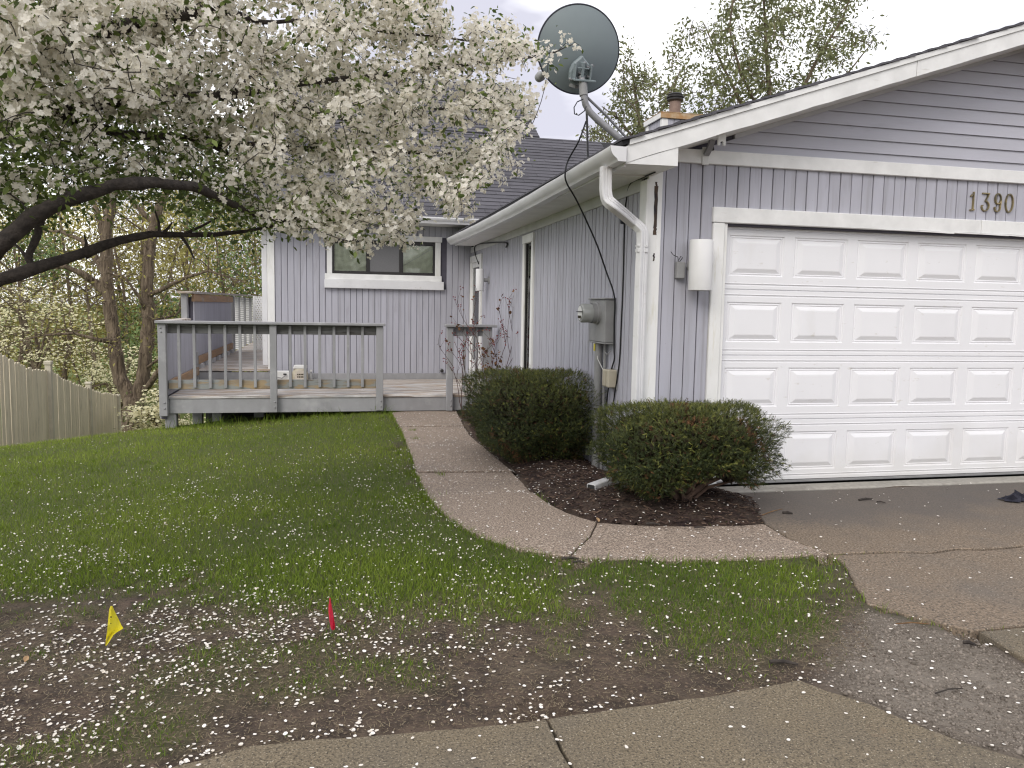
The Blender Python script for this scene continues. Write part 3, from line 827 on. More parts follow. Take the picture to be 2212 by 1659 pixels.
# --- garage door: four sections, raised panels
DX0, DX1, DY = .672, 5.53, .062
PX0, PP, PWD = .733, .5846, .492
NC = 8
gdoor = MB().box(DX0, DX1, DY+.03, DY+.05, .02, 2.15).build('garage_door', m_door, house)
SH = .5335
def panel_mesh(w, hh):
    mb = MB(); rings = []
    for ins, dep in ((0, 0), (.008, .009), (.016, .010), (.024, .004), (.030, .010), (.072, -.004), (.080, -.005)):
        x0, x1, z0, z1 = -w/2+ins, w/2-ins, -hh/2+ins*.8, hh/2-ins*.8
        rings.append([(x0, dep, z0), (x1, dep, z0), (x1, dep, z1), (x0, dep, z1)])
    vs = [p for r_ in rings for p in r_]; fs = []
    for i in range(len(rings)-1):
        for j in range(4): fs.append((i*4+j, i*4+(j+1) % 4, (i+1)*4+(j+1) % 4, (i+1)*4+j))
    L_ = (len(rings)-1)*4; fs.append((L_, L_+1, L_+2, L_+3))
    mb.add(vs, fs); me = mb.mesh('door_panel', m_door, fix=False)
    bm = bmesh.new(); bm.from_mesh(me); bmesh.ops.recalc_face_normals(bm, faces=bm.faces)
    if sum(f.normal.y for f in bm.faces) > 0: bmesh.ops.reverse_faces(bm, faces=bm.faces)
    bm.to_mesh(me); bm.free()
    return me
PH = .325
pm = panel_mesh(PWD, PH)
for s in range(4):
    z0 = .03+s*SH-.03 if s else .018
    z1 = (s+1)*SH
    zp0 = s*SH+.108 if s else .104; zp1 = zp0+PH
    if s == 0: zp0, zp1 = .104, .104+PH
    mb = MB()
    def rail(za, zb, top):
        # profile with a bead near the section joint
        pr = [(0, za), (0, zb)]
        e = zb if top else za; sg = -1 if top else 1
        if top: pr = [(0, za), (0, e-.058), (.007, e-.052), (.007, e-.046), (-.003, e-.040), (0, e-.034), (0, e-.006), (.012, e)]
        else: pr = [(.012, e), (0, e+.006), (0, e+.030), (.007, e+.036), (.007, e+.042), (-.003, e+.048), (0, e+.054), (0, zb)]
        vs = []; fs = []
        for xx in (DX0, DX1):
            for (yy, z_) in pr: vs.append((xx, DY+yy, z_))
        m_ = len(pr)
        for j in range(m_-1): fs.append((j, j+1, m_+j+1, m_+j))
        mb.add(vs, fs)
    rail(z0, zp0, False); rail(zp1, z1, True)
    xs = [DX0]+[q_ for c_ in range(NC) for q_ in (PX0+c_*PP, PX0+c_*PP+PWD)]+[DX1]
    for j in range(0, len(xs), 2):
        mb.add([(xs[j], DY, zp0), (xs[j+1], DY, zp0), (xs[j+1], DY, zp1), (xs[j], DY, zp1)], [(0, 1, 2, 3)])
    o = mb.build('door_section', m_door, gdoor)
    bm = bmesh.new(); bm.from_mesh(o.data); 
    for f in bm.faces:
        if f.normal.y > 0: f.normal_flip()
    bm.to_mesh(o.data); bm.free()
    for c_ in range(NC):
        link_mesh('door_panel', pm, None, gdoor, (PX0+c_*PP+PWD/2, DY, (zp0+zp1)/2))
box('bottom_seal', (DX0, DY+.004, -.006), (DX1, DY+.03, .017), m_greybox, gdoor, .004)

# --- gable: lap boards
gable = MB().prism([(.05, .012, 2.6), (GW-.05, .012, 2.6), (RIDGE, .012, soff_z(RIDGE)-.02)], (0, .10, 0)).build('gable_wall', m_sidebk, house)
z = 2.628
while z < soff_z(RIDGE)-.05:
    zb, zt = z, z+.1035
    xa = max(.13, .77+(zb-2.79)/.338); xb = max(.13, .77+(zt-2.79)/.338)
    xb = min(xb, RIDGE)
    p0 = [(xa, -.012, zb), (2*RIDGE-xa, -.012, zb), (2*RIDGE-xb, .004, zt), (xb, .004, zt)]
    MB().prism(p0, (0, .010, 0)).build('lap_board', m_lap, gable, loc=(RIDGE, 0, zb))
    z += .1035
# soffits
zsr = RS*.0
mb = MB()
for sgn in (1, -1):
    f = (lambda xx: xx) if sgn == 1 else (lambda xx: 2*RIDGE-xx)
    mb.prism([(f(-.36), -.435, rake_z(-.36)+.02), (f(RIDGE), -.435, rake_z(RIDGE)+.02), (f(RIDGE), .01, rake_z(RIDGE)-.005), (f(-.36), .01, rake_z(-.36)-.005)], (0, 0, .012))
mb.build('rake_soffit', m_soffit, house)
MB().prism([(.70, -.016, soff_z(.70)), (RIDGE, -.016, soff_z(RIDGE)), (RIDGE, -.016, soff_z(RIDGE)+.05), (.70, -.016, soff_z(.70)+.05)], (0, .026, 0)).build('rake_frieze', m_gtrim, house)
# barge board in two lengths, with a drip trim over it
def slope_board(name, xa, xb, y0, y1, h0, h1, m, wob=0):
    n_ = max(2, int((xb-xa)/.12)); lo = []; hi = []
    for i in range(n_+1):
        xx = xa+(xb-xa)*i/n_; w_ = random.uniform(-wob, wob)
        lo.append((xx, y0, rake_z(xx)+h0+w_)); hi.append((xx, y0, rake_z(xx)+h1))
    return MB().prism(lo+hi[::-1], (0, y1-y0, 0)).build(name, m, house, loc=(xa, y0, rake_z(xa)))
slope_board('barge_board', -.36, 1.95, -.445, -.418, .0, .112, m_white, .003)
slope_board('barge_board', 1.954, RIDGE, -.447, -.418, .0, .112, m_white, .002)
slope_board('barge_trim', -.34, RIDGE, -.458, -.418, .114, .152, m_white)
for side in (1,):
    MB().prism([(RIDGE, -.445, rake_z(RIDGE)), (2*RIDGE+.36, -.445, rake_z(-.36)), (2*RIDGE+.36, -.445, rake_z(-.36)+.15), (RIDGE, -.445, rake_z(RIDGE)+.15)], (0, .03, 0)).build('barge_board', m_white, house)
# boxed return under the barge board
MB().prism([(-.362, -.440, ZS+.005), (.035, -.440, ZS+.010), (.035, -.440, rake_z(.035)-.002), (-.362, -.440, rake_z(-.362)-.002)], (0, .44, 0)).build('eave_return', m_white, house)
# side eave: soffit, fascia, gutter
box('soffit', (-.345, .0, ZS), (.0, 7.48, ZS+.012), m_soffit, house, 0)
box('fascia', (-.362, -.41, ZS-.012), (-.345, 7.42, ZS+.13), m_metalwhite, house, .002)
box('frieze_board', (-.020, .10, 2.345), (.0, 7.86, ZS), m_gtrim, house, .003)
pr = [(-.364, 2.548), (-.364, 2.452), (-.430, 2.452), (-.438, 2.470), (-.452, 2.480), (-.470, 2.496), (-.482, 2.520), (-.488, 2.536), (-.488, 2.554), (-.478, 2.554), (-.476, 2.538), (-.470, 2.520), (-.455, 2.500), (-.430, 2.480), (-.425, 2.458), (-.370, 2.458), (-.370, 2.548)]
mb = MB(); ny_ = 24; vs = []; fs = []
for i in range(ny_+1):
    t = i/ny_; yy = -.475+t*8.0; sag = -.035*math.sin(math.pi*t)**1.2
    for (a, b) in pr: vs.append((a+.003*math.sin(i*2.1), yy, b+sag))
m_ = len(pr)
for i in range(ny_):
    for j in range(m_): fs.append((i*m_+j, i*m_+(j+1) % m_, (i+1)*m_+(j+1) % m_, (i+1)*m_+j))
mb.add(vs, fs)
cap = [(-.368, 2.552), (-.368, 2.452), (-.430, 2.452), (-.438, 2.470), (-.452, 2.480), (-.470, 2.496), (-.482, 2.520), (-.490, 2.556)]
mb.prism([(a, -.478, b) for a, b in cap], (0, .004, 0)); mb.prism([(a, 7.524, b) for a, b in cap], (0, .004, 0))
gutter = mb.build('gutter', m_metalwhite, house, smooth=True)
# garage roof: courses of shingles
roof = MB()
for sgn in (1, -1):
    f = (lambda xx: xx) if sgn == 1 else (lambda xx: 2*RIDGE-xx)
    roof.prism([(f(-.40), -.452, rake_z(-.40)+.125), (f(RIDGE), -.452, rake_z(RIDGE)+.125), (f(RIDGE), -.452, rake_z(RIDGE)+.156), (f(-.40), -.452, rake_z(-.40)+.156)], (0, 10.2, 0))
groof = roof.build('garage_roof', m_shinglelow, house)
xx = -.405; k = 0
while xx < RIDGE-.05:
    x1 = xx+.155; j = random.uniform(-.012, .012)
    zt = .157
    for yi, (ya, yb) in enumerate(((-.472+j, 1.6), (1.61, 4.6), (4.61, 9.7))):
        p0 = [(xx, ya, rake_z(xx)+zt+.004), (x1+.01, ya, rake_z(x1)+zt-.002), (x1+.01, ya, rake_z(x1)+zt+.010+random.uniform(-.002, .003)), (xx, ya, rake_z(xx)+zt+.020)]
        MB().prism(p0, (0, yb-ya, 0)).build('shingle_course', m_shingle, groof)
    xx += .135; k += 1

# --- side wall of the garage wing (faces left)
swall = MB().box(.012, .12, .02, YB+.1, -.1, 2.44).build('garage_side_wall', m_sidebk, house)
y = .118; k = 0
while y < YB-.02:
    y1 = min(y+.1016-.015, YB-.004)
    z0, z1 = -.08, 2.352
    if y1 > 3.46 and y < 3.99: segs = [(-.08, .30), (2.31, 2.352)]
    elif y1 > 6.84: segs = [(2.29, 2.352)]
    else: segs = [(z0, z1)]
    for a, b in segs: box('siding_board', (-.004+.001*((k*5) % 3-1), y, a), (.012, y1, b), m_siding, swall, .002)
    y += .1016; k += 1
box('foundation', (-.01, .02, -.3), (.03, 7.8, -.08), m_apron, house, .004)
# sidelight window
sl = MB().box(.02, .05, 3.5, 3.95, .3, 2.29).build('sidelight', m_int, house)
box('frame', (-.03, 3.465, .28), (.012, 3.545, 2.215), m_whitev, sl, .004)
box('frame', (-.03, 3.895, .28), (.012, 3.985, 2.215), m_whitev, sl, .004)
box('frame', (-.035, 3.455, 2.217), (.012, 3.995, 2.320), m_white, sl, .004)
box('frame', (-.01, 3.545, .30), (.012, 3.575, 2.215), m_dark, sl, .003)
box('frame', (-.01, 3.865, .30), (.012, 3.895, 2.215), m_dark, sl, .003)
box('pane', (.004, 3.575, .30), (.008, 3.865, 2.215), m_glass, sl, 0)
# entry door
ed = MB().box(.03, .07, 6.86, 7.86, .16, 2.28).build('entry_door', m_int, house)
box('door_casing', (-.03, 6.845, .17), (.012, 6.965, 2.28), m_whitev, ed, .004)
box('door_casing', (-.03, 7.755, .17), (.012, 7.86, 2.28), m_whitev, ed, .004)
box('door_casing', (-.03, 6.965, 2.165), (.012, 7.755, 2.28), m_white, ed, .004)
box('storm_door_frame', (-.008, 6.965, .19), (.02, 7.055, 2.163), m_white, ed, .003)
box('storm_door_frame', (-.008, 7.705, .19), (.02, 7.755, 2.163), m_white, ed, .003)
box('storm_door_frame', (-.008, 7.055, 2.08), (.02, 7.705, 2.163), m_white, ed, .003)
box('kick_plate', (-.006, 7.055, .19), (.02, 7.705, .52), m_white, ed, .003)
box('pane', (.006, 7.055, .52), (.010, 7.705, 2.08), m_glass, ed, 0)
MB().tube([(-.03, 7.03, 1.12), (-.07, 7.03, 1.12), (-.07, 7.10, 1.12)], .012, 8).build('handle', m_dark, ed, True)

# --- wall with the wide window
bwall = MB().box(XL+.01, -1.45-.95, YB+.012, YB+.12, -.5, 2.80).box(-2.40, -.60, YB+.012, YB+.12, -.5, 1.90).box(-2.40, -.60, YB+.012, YB+.12, 2.53, 2.80).box(-.60, .02, YB+.012, YB+.12, -.5, 2.80).build('window_wall', m_sidebk, house)
x = XL+.115; k = 0
while x < -.01:
    x1 = min(x+.1016-.007, -.002)
    segs = [(.26, 2.772)]
    if x1 > -2.42 and x < -.53: segs = [(.26, 1.71), (2.59, 2.772)]
    for a, b in segs: box('siding_board', (x, YB-.004+.001*((k*5) % 3-1), a), (x1, YB+.012, b), m_siding, bwall, .002)
    x += .1016; k += 1
box('corner_board', (XL-.01, YB-.026, .16), (XL+.108, YB+.01, 2.80), m_whitev, house, .004)
box('ledger_board', (-2.77, YB-.04, .158), (-.01, YB-.003, .262), m_deckpaint, house, .004)
MB().box(XL, XL+.1, YB+.03, 17, -3.2, 2.8).box(XL, 0, 16.9, 17, -3.2, 2.8).build('left_wall', m_siding, house)
# window
win = MB().box(-2.36, -.635, YB+.10, YB+.14, 1.93, 2.52).build('window', m_int, house)
box('casing', (-2.482, YB-.032, 2.508), (-.518, YB+.012, 2.600), m_white, win, .004)
box('casing', (-2.445, YB-.028, 1.938), (-2.358, YB+.012, 2.506), m_whitev, win, .004)
box('casing', (-.634, YB-.028, 1.930), (-.540, YB+.012, 2.506), m_whitev, win, .004)
box('casing', (-2.478, YB-.034, 1.838), (-.520, YB+.012, 1.936), m_white, win, .004)
box('sill', (-2.486, YB-.085, 1.694), (-.488, YB-.004, 1.836), m_metalwhite, win, .006)
fr = (YB-.012, YB+.03)
for (a, b, c_, d_) in ((-2.356, -2.320, 1.94, 2.504), (-.672, -.636, 1.94, 2.504), (-2.320, -.672, 1.94, 1.985), (-2.320, -.672, 2.445, 2.504), (-1.800, -1.740, 1.985, 2.445), (-1.246, -1.180, 1.985, 2.445)):
    box('frame', (a, fr[0], c_), (b, fr[1], d_), m_dark, win, .004)
box('screen', (-1.740, YB+.004, 1.985), (-1.246, YB+.007, 2.445), mat('insect_screen', (.15, .15, .155), (.17, .17, .175), .7, 60, bump=.2), win, 0)
for (a, b) in ((-2.320, -1.800), (-1.180, -.672)):
    box('pane', (a, YB+.010, 1.985), (b, YB+.014, 2.445), m_glass, win, 0)
    # crumpled shade behind the glass
    nx_, nz_ = 22, 16; mb = MB(); vs = []; fs = []
    for i in range(nx_+1):
        for j in range(nz_+1):
            xx = a+(b-a)*i/nx_; zz_ = 1.97+(.49)*j/nz_
            yy = YB+.026+.006*math.sin(zz_*60+7*math.sin(xx*5+zz_*3))+.004*math.sin(xx*40+zz_*30)
            vs.append((xx, yy, zz_))
    for i in range(nx_):
        for j in range(nz_): fs.append((i*(nz_+1)+j, (i+1)*(nz_+1)+j, (i+1)*(nz_+1)+j+1, i*(nz_+1)+j+1))
    mb.add(vs, fs); mb.build('shade', m_blind, win, smooth=True)
MB().tube([(-1.17, YB+.02, 2.10), (-.69, YB+.02, 2.40)], .006, 6).build('shade_cord', m_plast, win)
# --- main roof
EY, EZ, TH = 7.36, 2.86, R(33)
def roofP(x, L, h=0.0): return np.array([x, EY+L*math.cos(TH)-h*math.sin(TH), EZ+L*math.sin(TH)+h*math.cos(TH)])
def roof_hit(px, py):
    n_ = np.array([0, -math.sin(TH), math.cos(TH)]); d = ray(px, py); P0 = np.array([0, EY, EZ]); t = ((P0-CAM) @ n_)/(d @ n_); p = CAM+d*t
    return p[0], (p[1]-EY)/math.cos(TH)
hx0, hL0 = roof_hit(1167, 299); hx1, hL1 = roof_hit(1128, 222); rx, rL = roof_hit(1305, 307)
RL = (hL0+rL)/2
hs = (hL1-hL0)/(hx1-hx0); TOPL = hL0+3.2; xtop = hx0+(TOPL-hL0)/hs
XRL = XL-.45
mroof = MB()
mroof.add([roofP(XRL, 0), roofP(8, 0), roofP(8, RL), roofP(hx0, RL), roofP(xtop, TOPL), roofP(XRL, TOPL)] + [roofP(XRL, 0, -.1), roofP(8, 0, -.1), roofP(8, RL, -.1), roofP(hx0, RL, -.1), roofP(xtop, TOPL, -.1), roofP(XRL, TOPL, -.1)],
          [(0, 1, 2, 3, 4, 5), (11, 10, 9, 8, 7, 6), (0, 6, 7, 1), (1, 7, 8, 2), (2, 8, 9, 3), (3, 9, 10, 4), (4, 10, 11, 5), (5, 11, 6, 0)])
bk = roofP(0, RL)
mroof.prism([(hx0, bk[1], bk[2]-.02), (8, bk[1], bk[2]-.02), (8, 17.5, 2.6), (hx0, 17.5, 2.6)], (0, 0, -.08))
tp = roofP(0, TOPL)
mroof.prism([(XRL, tp[1], tp[2]-.02), (xtop, tp[1], tp[2]-.02), (hx0, 17.5, 2.6), (XRL, 17.5, 2.6)], (0, 0, -.08))
mainroof = mroof.build('main_roof', m_shinglelow, house)
EXPO = .145
def xr_at(L): return 3.2 if L < RL-.02 else hx0+(L-hL0)/hs
k = 0; L = -.03; nsh = 0
while L < TOPL-.05:
    L1 = min(L+EXPO+.02, TOPL)
    if L < RL-.02 and L1 > RL: L1 = RL
    xr = min(xr_at(L), xr_at(L1-.01)) if L >= RL-.02 else 3.2
    x = -3.85 - (k % 3)*.31
    while x < xr:
        xe = min(x+.93, xr)
        if xe > -3.84:
            xa = max(x, -3.84)
            hb = .016+random.uniform(0, .006)
            a0, a1, a2, a3 = roofP(xa, L, .004), roofP(xe-.004, L, .004), roofP(xe-.004, L1, .0025), roofP(xa, L1, .0025)
            b0, b1 = roofP(xa, L, hb), roofP(xe-.004, L, hb)
            c_ = (a0+a2)/2
            MB().add([a0-c_, a1-c_, a2-c_, a3-c_, b0-c_, b1-c_, roofP(xe-.004, L1, .006)-c_, roofP(xa, L1, .006)-c_],
                     [(0, 3, 2, 1), (4, 5, 6, 7), (0, 1, 5, 4), (1, 2, 6, 5), (2, 3, 7, 6), (3, 0, 4, 7)])
            mb = MB().add([a0, a1, a2, a3, b0, b1, roofP(xe-.004, L1, .006), roofP(xa, L1, .006)], [(0, 3, 2, 1), (4, 5, 6, 7), (0, 1, 5, 4), (1, 2, 6, 5), (2, 3, 7, 6), (3, 0, 4, 7)])
            mb.build('shingle', m_shingle, mainroof, loc=tuple(c_)); nsh += 1
        x = xe
    L += EXPO; k += 1
print('shingles', nsh)
# eave of the main roof: gutter, soffit
pr2 = [(0, 0), (0, -.10), (-.06, -.10), (-.075, -.07), (-.10, -.045), (-.115, -.02), (-.115, .002), (-.105, .002), (-.10, -.02), (-.07, -.05), (-.05, -.085), (-.01, -.085), (-.01, 0)]
mb = MB(); vs = [(xx, EY+.03+a, EZ+.01+b) for xx in (XRL, .15) for a, b in pr2]; m_ = len(pr2)
mb.add(vs, [(j, (j+1) % m_, m_+(j+1) % m_, m_+j) for j in range(m_)]).build('gutter', m_metalwhite, house)
box('soffit', (XRL, EY+.03, EZ-.085), (.2, YB+.02, EZ-.073), m_soffit, house, 0)
MB().sweep([(XL-.055, EY+.2, EZ-.09), (XL-.055, YB-.02, EZ-.32), (XL-.055, YB+.02, EZ-.5), (XL-.055, YB+.02, .4)], [(-.04, -.03), (.04, -.03), (.04, .03), (-.04, .03)]).build('downspout', m_metalwhite, house)

# --- downspout at the garage corner
q0 = onX(1309, 372, -.425)
y0_ = q0[1]; yw = float(onX(1384, 650, -.065)[1])
path = [(-.425, y0_, 2.455), (-.425, y0_, 2.34), (-.423, y0_-.005, 2.27), (-.41, y0_-.015, 2.215), (-.375, y0_-.04, 2.175), (-.25, (y0_+yw)/2, 2.130), (-.14, yw+.03, 2.088), (-.09, yw+.01, 2.045), (-.068, yw, 1.98), (-.07, yw, 1.7), (-.07, yw, 1.0), (-.07, yw, .16), (-.10, yw-.02, .10), (-.16, yw-.06, .075)]
w_, d_ = .040, .030
sect = [(-w_, -d_*.8), (-w_*.85, -d_), (-w_*.5, -d_), (-w_*.4, -d_*.86), (-w_*.1, -d_*.86), (0, -d_), (w_*.1, -d_*.86), (w_*.4, -d_*.86), (w_*.5, -d_), (w_*.85, -d_), (w_, -d_*.8), (w_, d_*.8), (w_*.85, d_), (-w_*.85, d_), (-w_, d_*.8)]
_pp = [np.asarray(p) for p in path]; _sm = []
for i in range(len(_pp)-1):
    p0, p1, p2, p3 = _pp[max(i-1, 0)], _pp[i], _pp[i+1], _pp[min(i+2, len(_pp)-1)]
    for k in range(4):
        t = k/4; _sm.append(.5*((2*p1)+(-p0+p2)*t+(2*p0-5*p1+4*p2-p3)*t*t+(-p0+3*p1-3*p2+p3)*t**3))
_sm.append(_pp[-1])
dsp = MB().sweep(_sm, [(a, -b) for a, b in sect], up=(0, -1, 0)).build('downspout', m_metalwhite, house, smooth=True)
for (za, zb) in ((1.86, 1.885), (1.90, 1.915)):
    MB().sweep([(-.07, yw, za), (-.07, yw, zb)], [(a*1.08, -b*1.1) for a, b in sect], up=(0, -1, 0)).build('strap', m_metalwhite, dsp)
# chimney chase
YF = 6.0
c1 = onY(1432, 256, YF); CY = min(max(float(onX(1399, 272, c1[0])[1]), YF+.4), YF+1.6)
print('chimney', c1, CY)
ch = MB().box(c1[0], c1[0]+.95, YF, CY, 3.2, c1[2]+.02).build('chimney', m_sidebk, house)
xx = c1[0]+.085
while xx < c1[0]+.95:
    box('siding_board', (xx, YF-.014, 3.4), (xx+.094, YF+.002, c1[2]), m_siding, ch, .002); xx += .1016
yy = YF+.08
while yy < CY:
    box('siding_board', (c1[0]-.014, yy, 3.4), (c1[0]+.002, yy+.094, c1[2]), m_siding, ch, .002); yy += .1016
box('corner_board', (c1[0]-.024, YF-.024, 3.3), (c1[0]+.08, YF+.003, c1[2]+.0), m_whitev, ch, .003)
box('corner_board', (c1[0]-.022, YF+.004, 3.3), (c1[0]+.0, YF+.06, c1[2]+.0), m_whitev, ch, .003)
box('corner_board', (c1[0]-.022, CY-.08, 3.3), (c1[0]+.0, CY+.02, c1[2]+.0), m_whitev, ch, .003)
box('chase_cap', (c1[0]-.05, YF-.05, c1[2]+.002), (c1[0]+1.0, YF-.025, c1[2]+.085), m_rust, ch, .004)
box('chase_cap', (c1[0]-.05, YF-.024, c1[2]+.004), (c1[0]-.025, CY+.05, c1[2]+.085), m_white, ch, .004)
box('chase_cap', (c1[0]-.052, YF-.052, c1[2]+.087), (c1[0]+1.0, CY+.05, c1[2]+.097), m_rust, ch, .002)
fl = onY(1458, 235, (YF+CY)/2); ft = onY(1458, 203, (YF+CY)/2)
zf0 = c1[2]+.09; zf1 = ft[2]
MB().lathe((fl[0], (YF+CY)/2, zf0), (0, 0, 1), [(.09, 0), (.09, zf1-zf0-.09), (.098, zf1-zf0-.085)], 20).build('flue', m_rust2, ch, True)
MB().lathe((fl[0], (YF+CY)/2, zf1-.10), (0, 0, 1), [(.10, -.02), (.13, .0), (.13, .015), (.115, .02), (.115, .035), (.14, .04), (.14, .06), (.11, .065), (.12, .085), (.10, .105), (.0, .112)], 20).build('flue_cap', m_dark, ch, True)
# foundation / interior mass so nothing shows through
MB().box(.2, GW, .3, 16.5, -.3, 2.3).build('interior_mass', m_int, house)
MB().box(XL+.15, .15, YB+.4, 16.5, -.6, 2.5).build('interior_mass', m_int, house)

# ================================================================== DECK
deck = thing('deck', 'grey painted wooden deck with railing and peeling boards', 'deck', (-3.0, 5.4, -.2))
DZ = .16; DYF = 5.44
y = DYF; k = 0
while y < YB-.05:
    y1 = min(y+.134, YB-.045)
    box('deck_board', (-4.50, y, DZ-.036), (-.03, y1, DZ+random.uniform(-.003, .002)), m_deckboard, deck, .005); y += .140
box('rim_board', (-4.49, DYF+.014, -.075), (-1.70, DYF+.05, DZ-.038), m_deckpaint, deck, .004)
box('rim_board', (-1.696, DYF+.016, -.075), (-.03, DYF+.05, DZ-.038), m_deckpaint, deck, .004)
box('rim_board', (-4.535, DYF+.014, -.075), (-4.495, YB, DZ-.038), m_deckpaint, deck, .004)
posts = [(-4.604, -4.503), (-3.194, -3.103), (-1.765, -1.670), (-.773, -.684)]
for i, (a, b) in enumerate(posts):
    zb_ = (-.10, -.065, -.055, -.07)[i]
    p = box('post', (a, DYF-.078, zb_), (b, DYF+.012, 1.130), m_deckpaint, deck, .006)
    for zq in (-.0, .075):
        MB().lathe(((a+b)/2+.018, DYF-.078, zq+.005), (0, -1, 0), [(.012, 0), (.012, .006), (.007, .010), (0, .011)], 10).build('carriage_bolt', m_steel, p, True)
    if i == 0:
        for (zq, dx) in ((1.075, 0), (1.02, .008)):
            MB().lathe(((a+b)/2-.012+dx, DYF-.078, zq), (0, -1, 0), [(.012, 0), (.012, .006), (.007, .010), (0, .011)], 10).build('carriage_bolt', m_steel, p, True)
box('post', (-.255, DYF-.06, -.05), (-.12, DYF-.022, 1.130), m_deckpaint, deck, .005)
box('cap_rail', (-4.63, DYF-.12, 1.132), (-1.645, DYF+.06, 1.170), m_deckpaint, deck, .006)
box('cap_rail', (-.80, DYF-.12, 1.132), (-.055, DYF+.06, 1.170), m_deckpaint, deck, .006)
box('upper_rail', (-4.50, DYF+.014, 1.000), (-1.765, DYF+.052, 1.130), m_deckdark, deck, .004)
box('upper_rail', (-.684, DYF+.014, 1.000), (-.13, DYF+.052, 1.130), m_deckpaint, deck, .004)
for a, b in ((-4.50, -3.194), (-3.103, -1.765)):
    box('lower_rail', (a, DYF+.014, .250), (b, DYF+.052, .378), m_deckrail, deck, .004)
for px in (387, 420, 453.6, 486.8, 519, 551, 627, 659, 690.6, 721.6, 752, 783):
    xx = onY(px, 760, DYF)[0]
    box('baluster', (xx-.019, DYF-.024, .272+random.uniform(-.004, .004)), (xx+.019, DYF+.012, 1.118), m_deckpaint, deck, .004)
for px in (1003, 1029):
    xx = onY(px, 760, DYF)[0]
    box('baluster', (xx-.019, DYF-.024, .2), (xx+.019, DYF+.012, 1.118), m_deckpaint, deck, .004)
for (px, ya) in ((371, 5.55), (428, 6.9), (560, 6.3), (470, 7.7), (700, 7.3)):
    xx = onY(px, 900, ya)[0]; box('support_post', (xx-.07, ya-.07, float(ground(xx, ya))-.25), (xx+.07, ya+.07, -.08), m_deckpaint, deck, .005)
# step up to the upper platform
box('riser', (-4.48, YB-.045, DZ), (XL+.02, YB-.008, .285), m_deckpaint, deck, .004)
y = YB-.06; k = 0
while y < 18.2:
    box('deck_board', (-4.49, y, .300), (XL-.005 if y > YB-.02 else XL+.05, y+.134, .337+random.uniform(-.003, .002)), m_deckboard, deck, .005); y += .140
# solid parapet along the left edge: lower part, then the taller part
par = MB().box(-4.60, -4.53, DYF+.02, 7.75, -.15, 1.12).box(-4.60, -4.53, 7.75, 12.7, -.15, 1.50).build('parapet', m_sidebk, deck)
y = DYF+.055
while y < 12.6:
    zt = 1.125 if y < 7.7 else 1.50
    box('siding_board', (-4.53, y, DZ+.01), (-4.512, y+.094, zt), m_siding, par, .002); y += .1016
y = DYF+.03
while y < 12.6:
    zt = 1.125 if y < 7.7 else 1.50
    box('siding_board', (-4.618, y, -.14), (-4.60, y+.094, zt), m_siding, par, .002); y += .1016
box('cap_rail', (-4.64, DYF+.062, 1.134), (-4.48, 7.20, 1.168), m_deckboard, deck, .005)
box('post', (-4.62, 7.19, 1.10), (-4.535, 7.30, 1.545), m_deckpaint, deck, .005)
cp = MB().prism([(-4.66, 7.12, 1.548), (-4.44, 7.12, 1.548), (-4.44, 18.2, 1.602), (-4.66, 18.2, 1.602)], (0, 0, .035)).build('cap_rail', m_deckboard, deck)
box('base_trim', (-4.508, DYF+.06, .245), (-4.470, 7.82, .372), m_bare, deck, .004)
box('base_trim', (-4.508, 7.84, .415), (-4.470, 12.5, .540), m_bare, deck, .004)
box('upper_trim', (-4.508, 7.45, 1.425), (-4.470, 12.6, 1.548), m_bare, deck, .004)
for i in range(7): box('blocking', (-4.508, 8.0+i*.68, .337), (-4.44, 8.2+i*.68, .413), m_gtrim, deck, .003)
box('stair_post', (-4.515, 7.70, DZ), (-4.475, 7.80, .62), m_deckpaint, deck, .003)
for i, yy in enumerate((12.8, 13.9, 15.2, 16.7)):
    box('louvre_post', (-4.60, yy, .337), (-4.47, yy+.10, 1.56), m_deckpaint, deck, .004)
    for j in range(26):
        zz_ = .36+j*.046
        box('louvre_slat', (-4.56, yy+.40, zz_), (-4.43, yy+.44, zz_+.034), m_white, deck, 0)
# lattice panel at the far end
lat = MB().box(-4.13, -4.09, 13.40, 13.46, .337, 1.58).build('lattice_panel', m_white, deck)
for sgn in (1, -1):
    for i in range(-13, 22):
        c_ = -4.09+i*.055
        pts = []
        for zz_ in (.34, 1.57):
            pts.append((c_+sgn*(zz_-.95)*.6, zz_))
        x0_, x1_ = -4.09, -3.42
        (xa, za), (xb, zb) = pts
        ts = sorted([0, 1]); t0, t1 = 0, 1
        if xb != xa:
            ta, tb = (x0_-xa)/(xb-xa), (x1_-xa)/(xb-xa)
            t0, t1 = max(0, min(ta, tb)), min(1, max(ta, tb))
        if t1-t0 < .05: continue
        A = np.array([xa+(xb-xa)*t0, 13.42+sgn*.006, za+(zb-za)*t0]); B = np.array([xa+(xb-xa)*t1, 13.42+sgn*.006, za+(zb-za)*t1])
        MB().sweep([A, B], [(-.006, -.016), (.006, -.016), (.006, .016), (-.006, .016)], up=(1, 0, 0)).build('lattice_strip', m_white, lat)
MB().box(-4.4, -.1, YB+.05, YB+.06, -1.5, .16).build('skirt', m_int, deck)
sm = MB().box(-3.9, -1.75, 5.62, 7.7, -.6, -.42).build('under_deck_shade', m_under, kind='structure')  # near-black block added to paint the shade below the deck

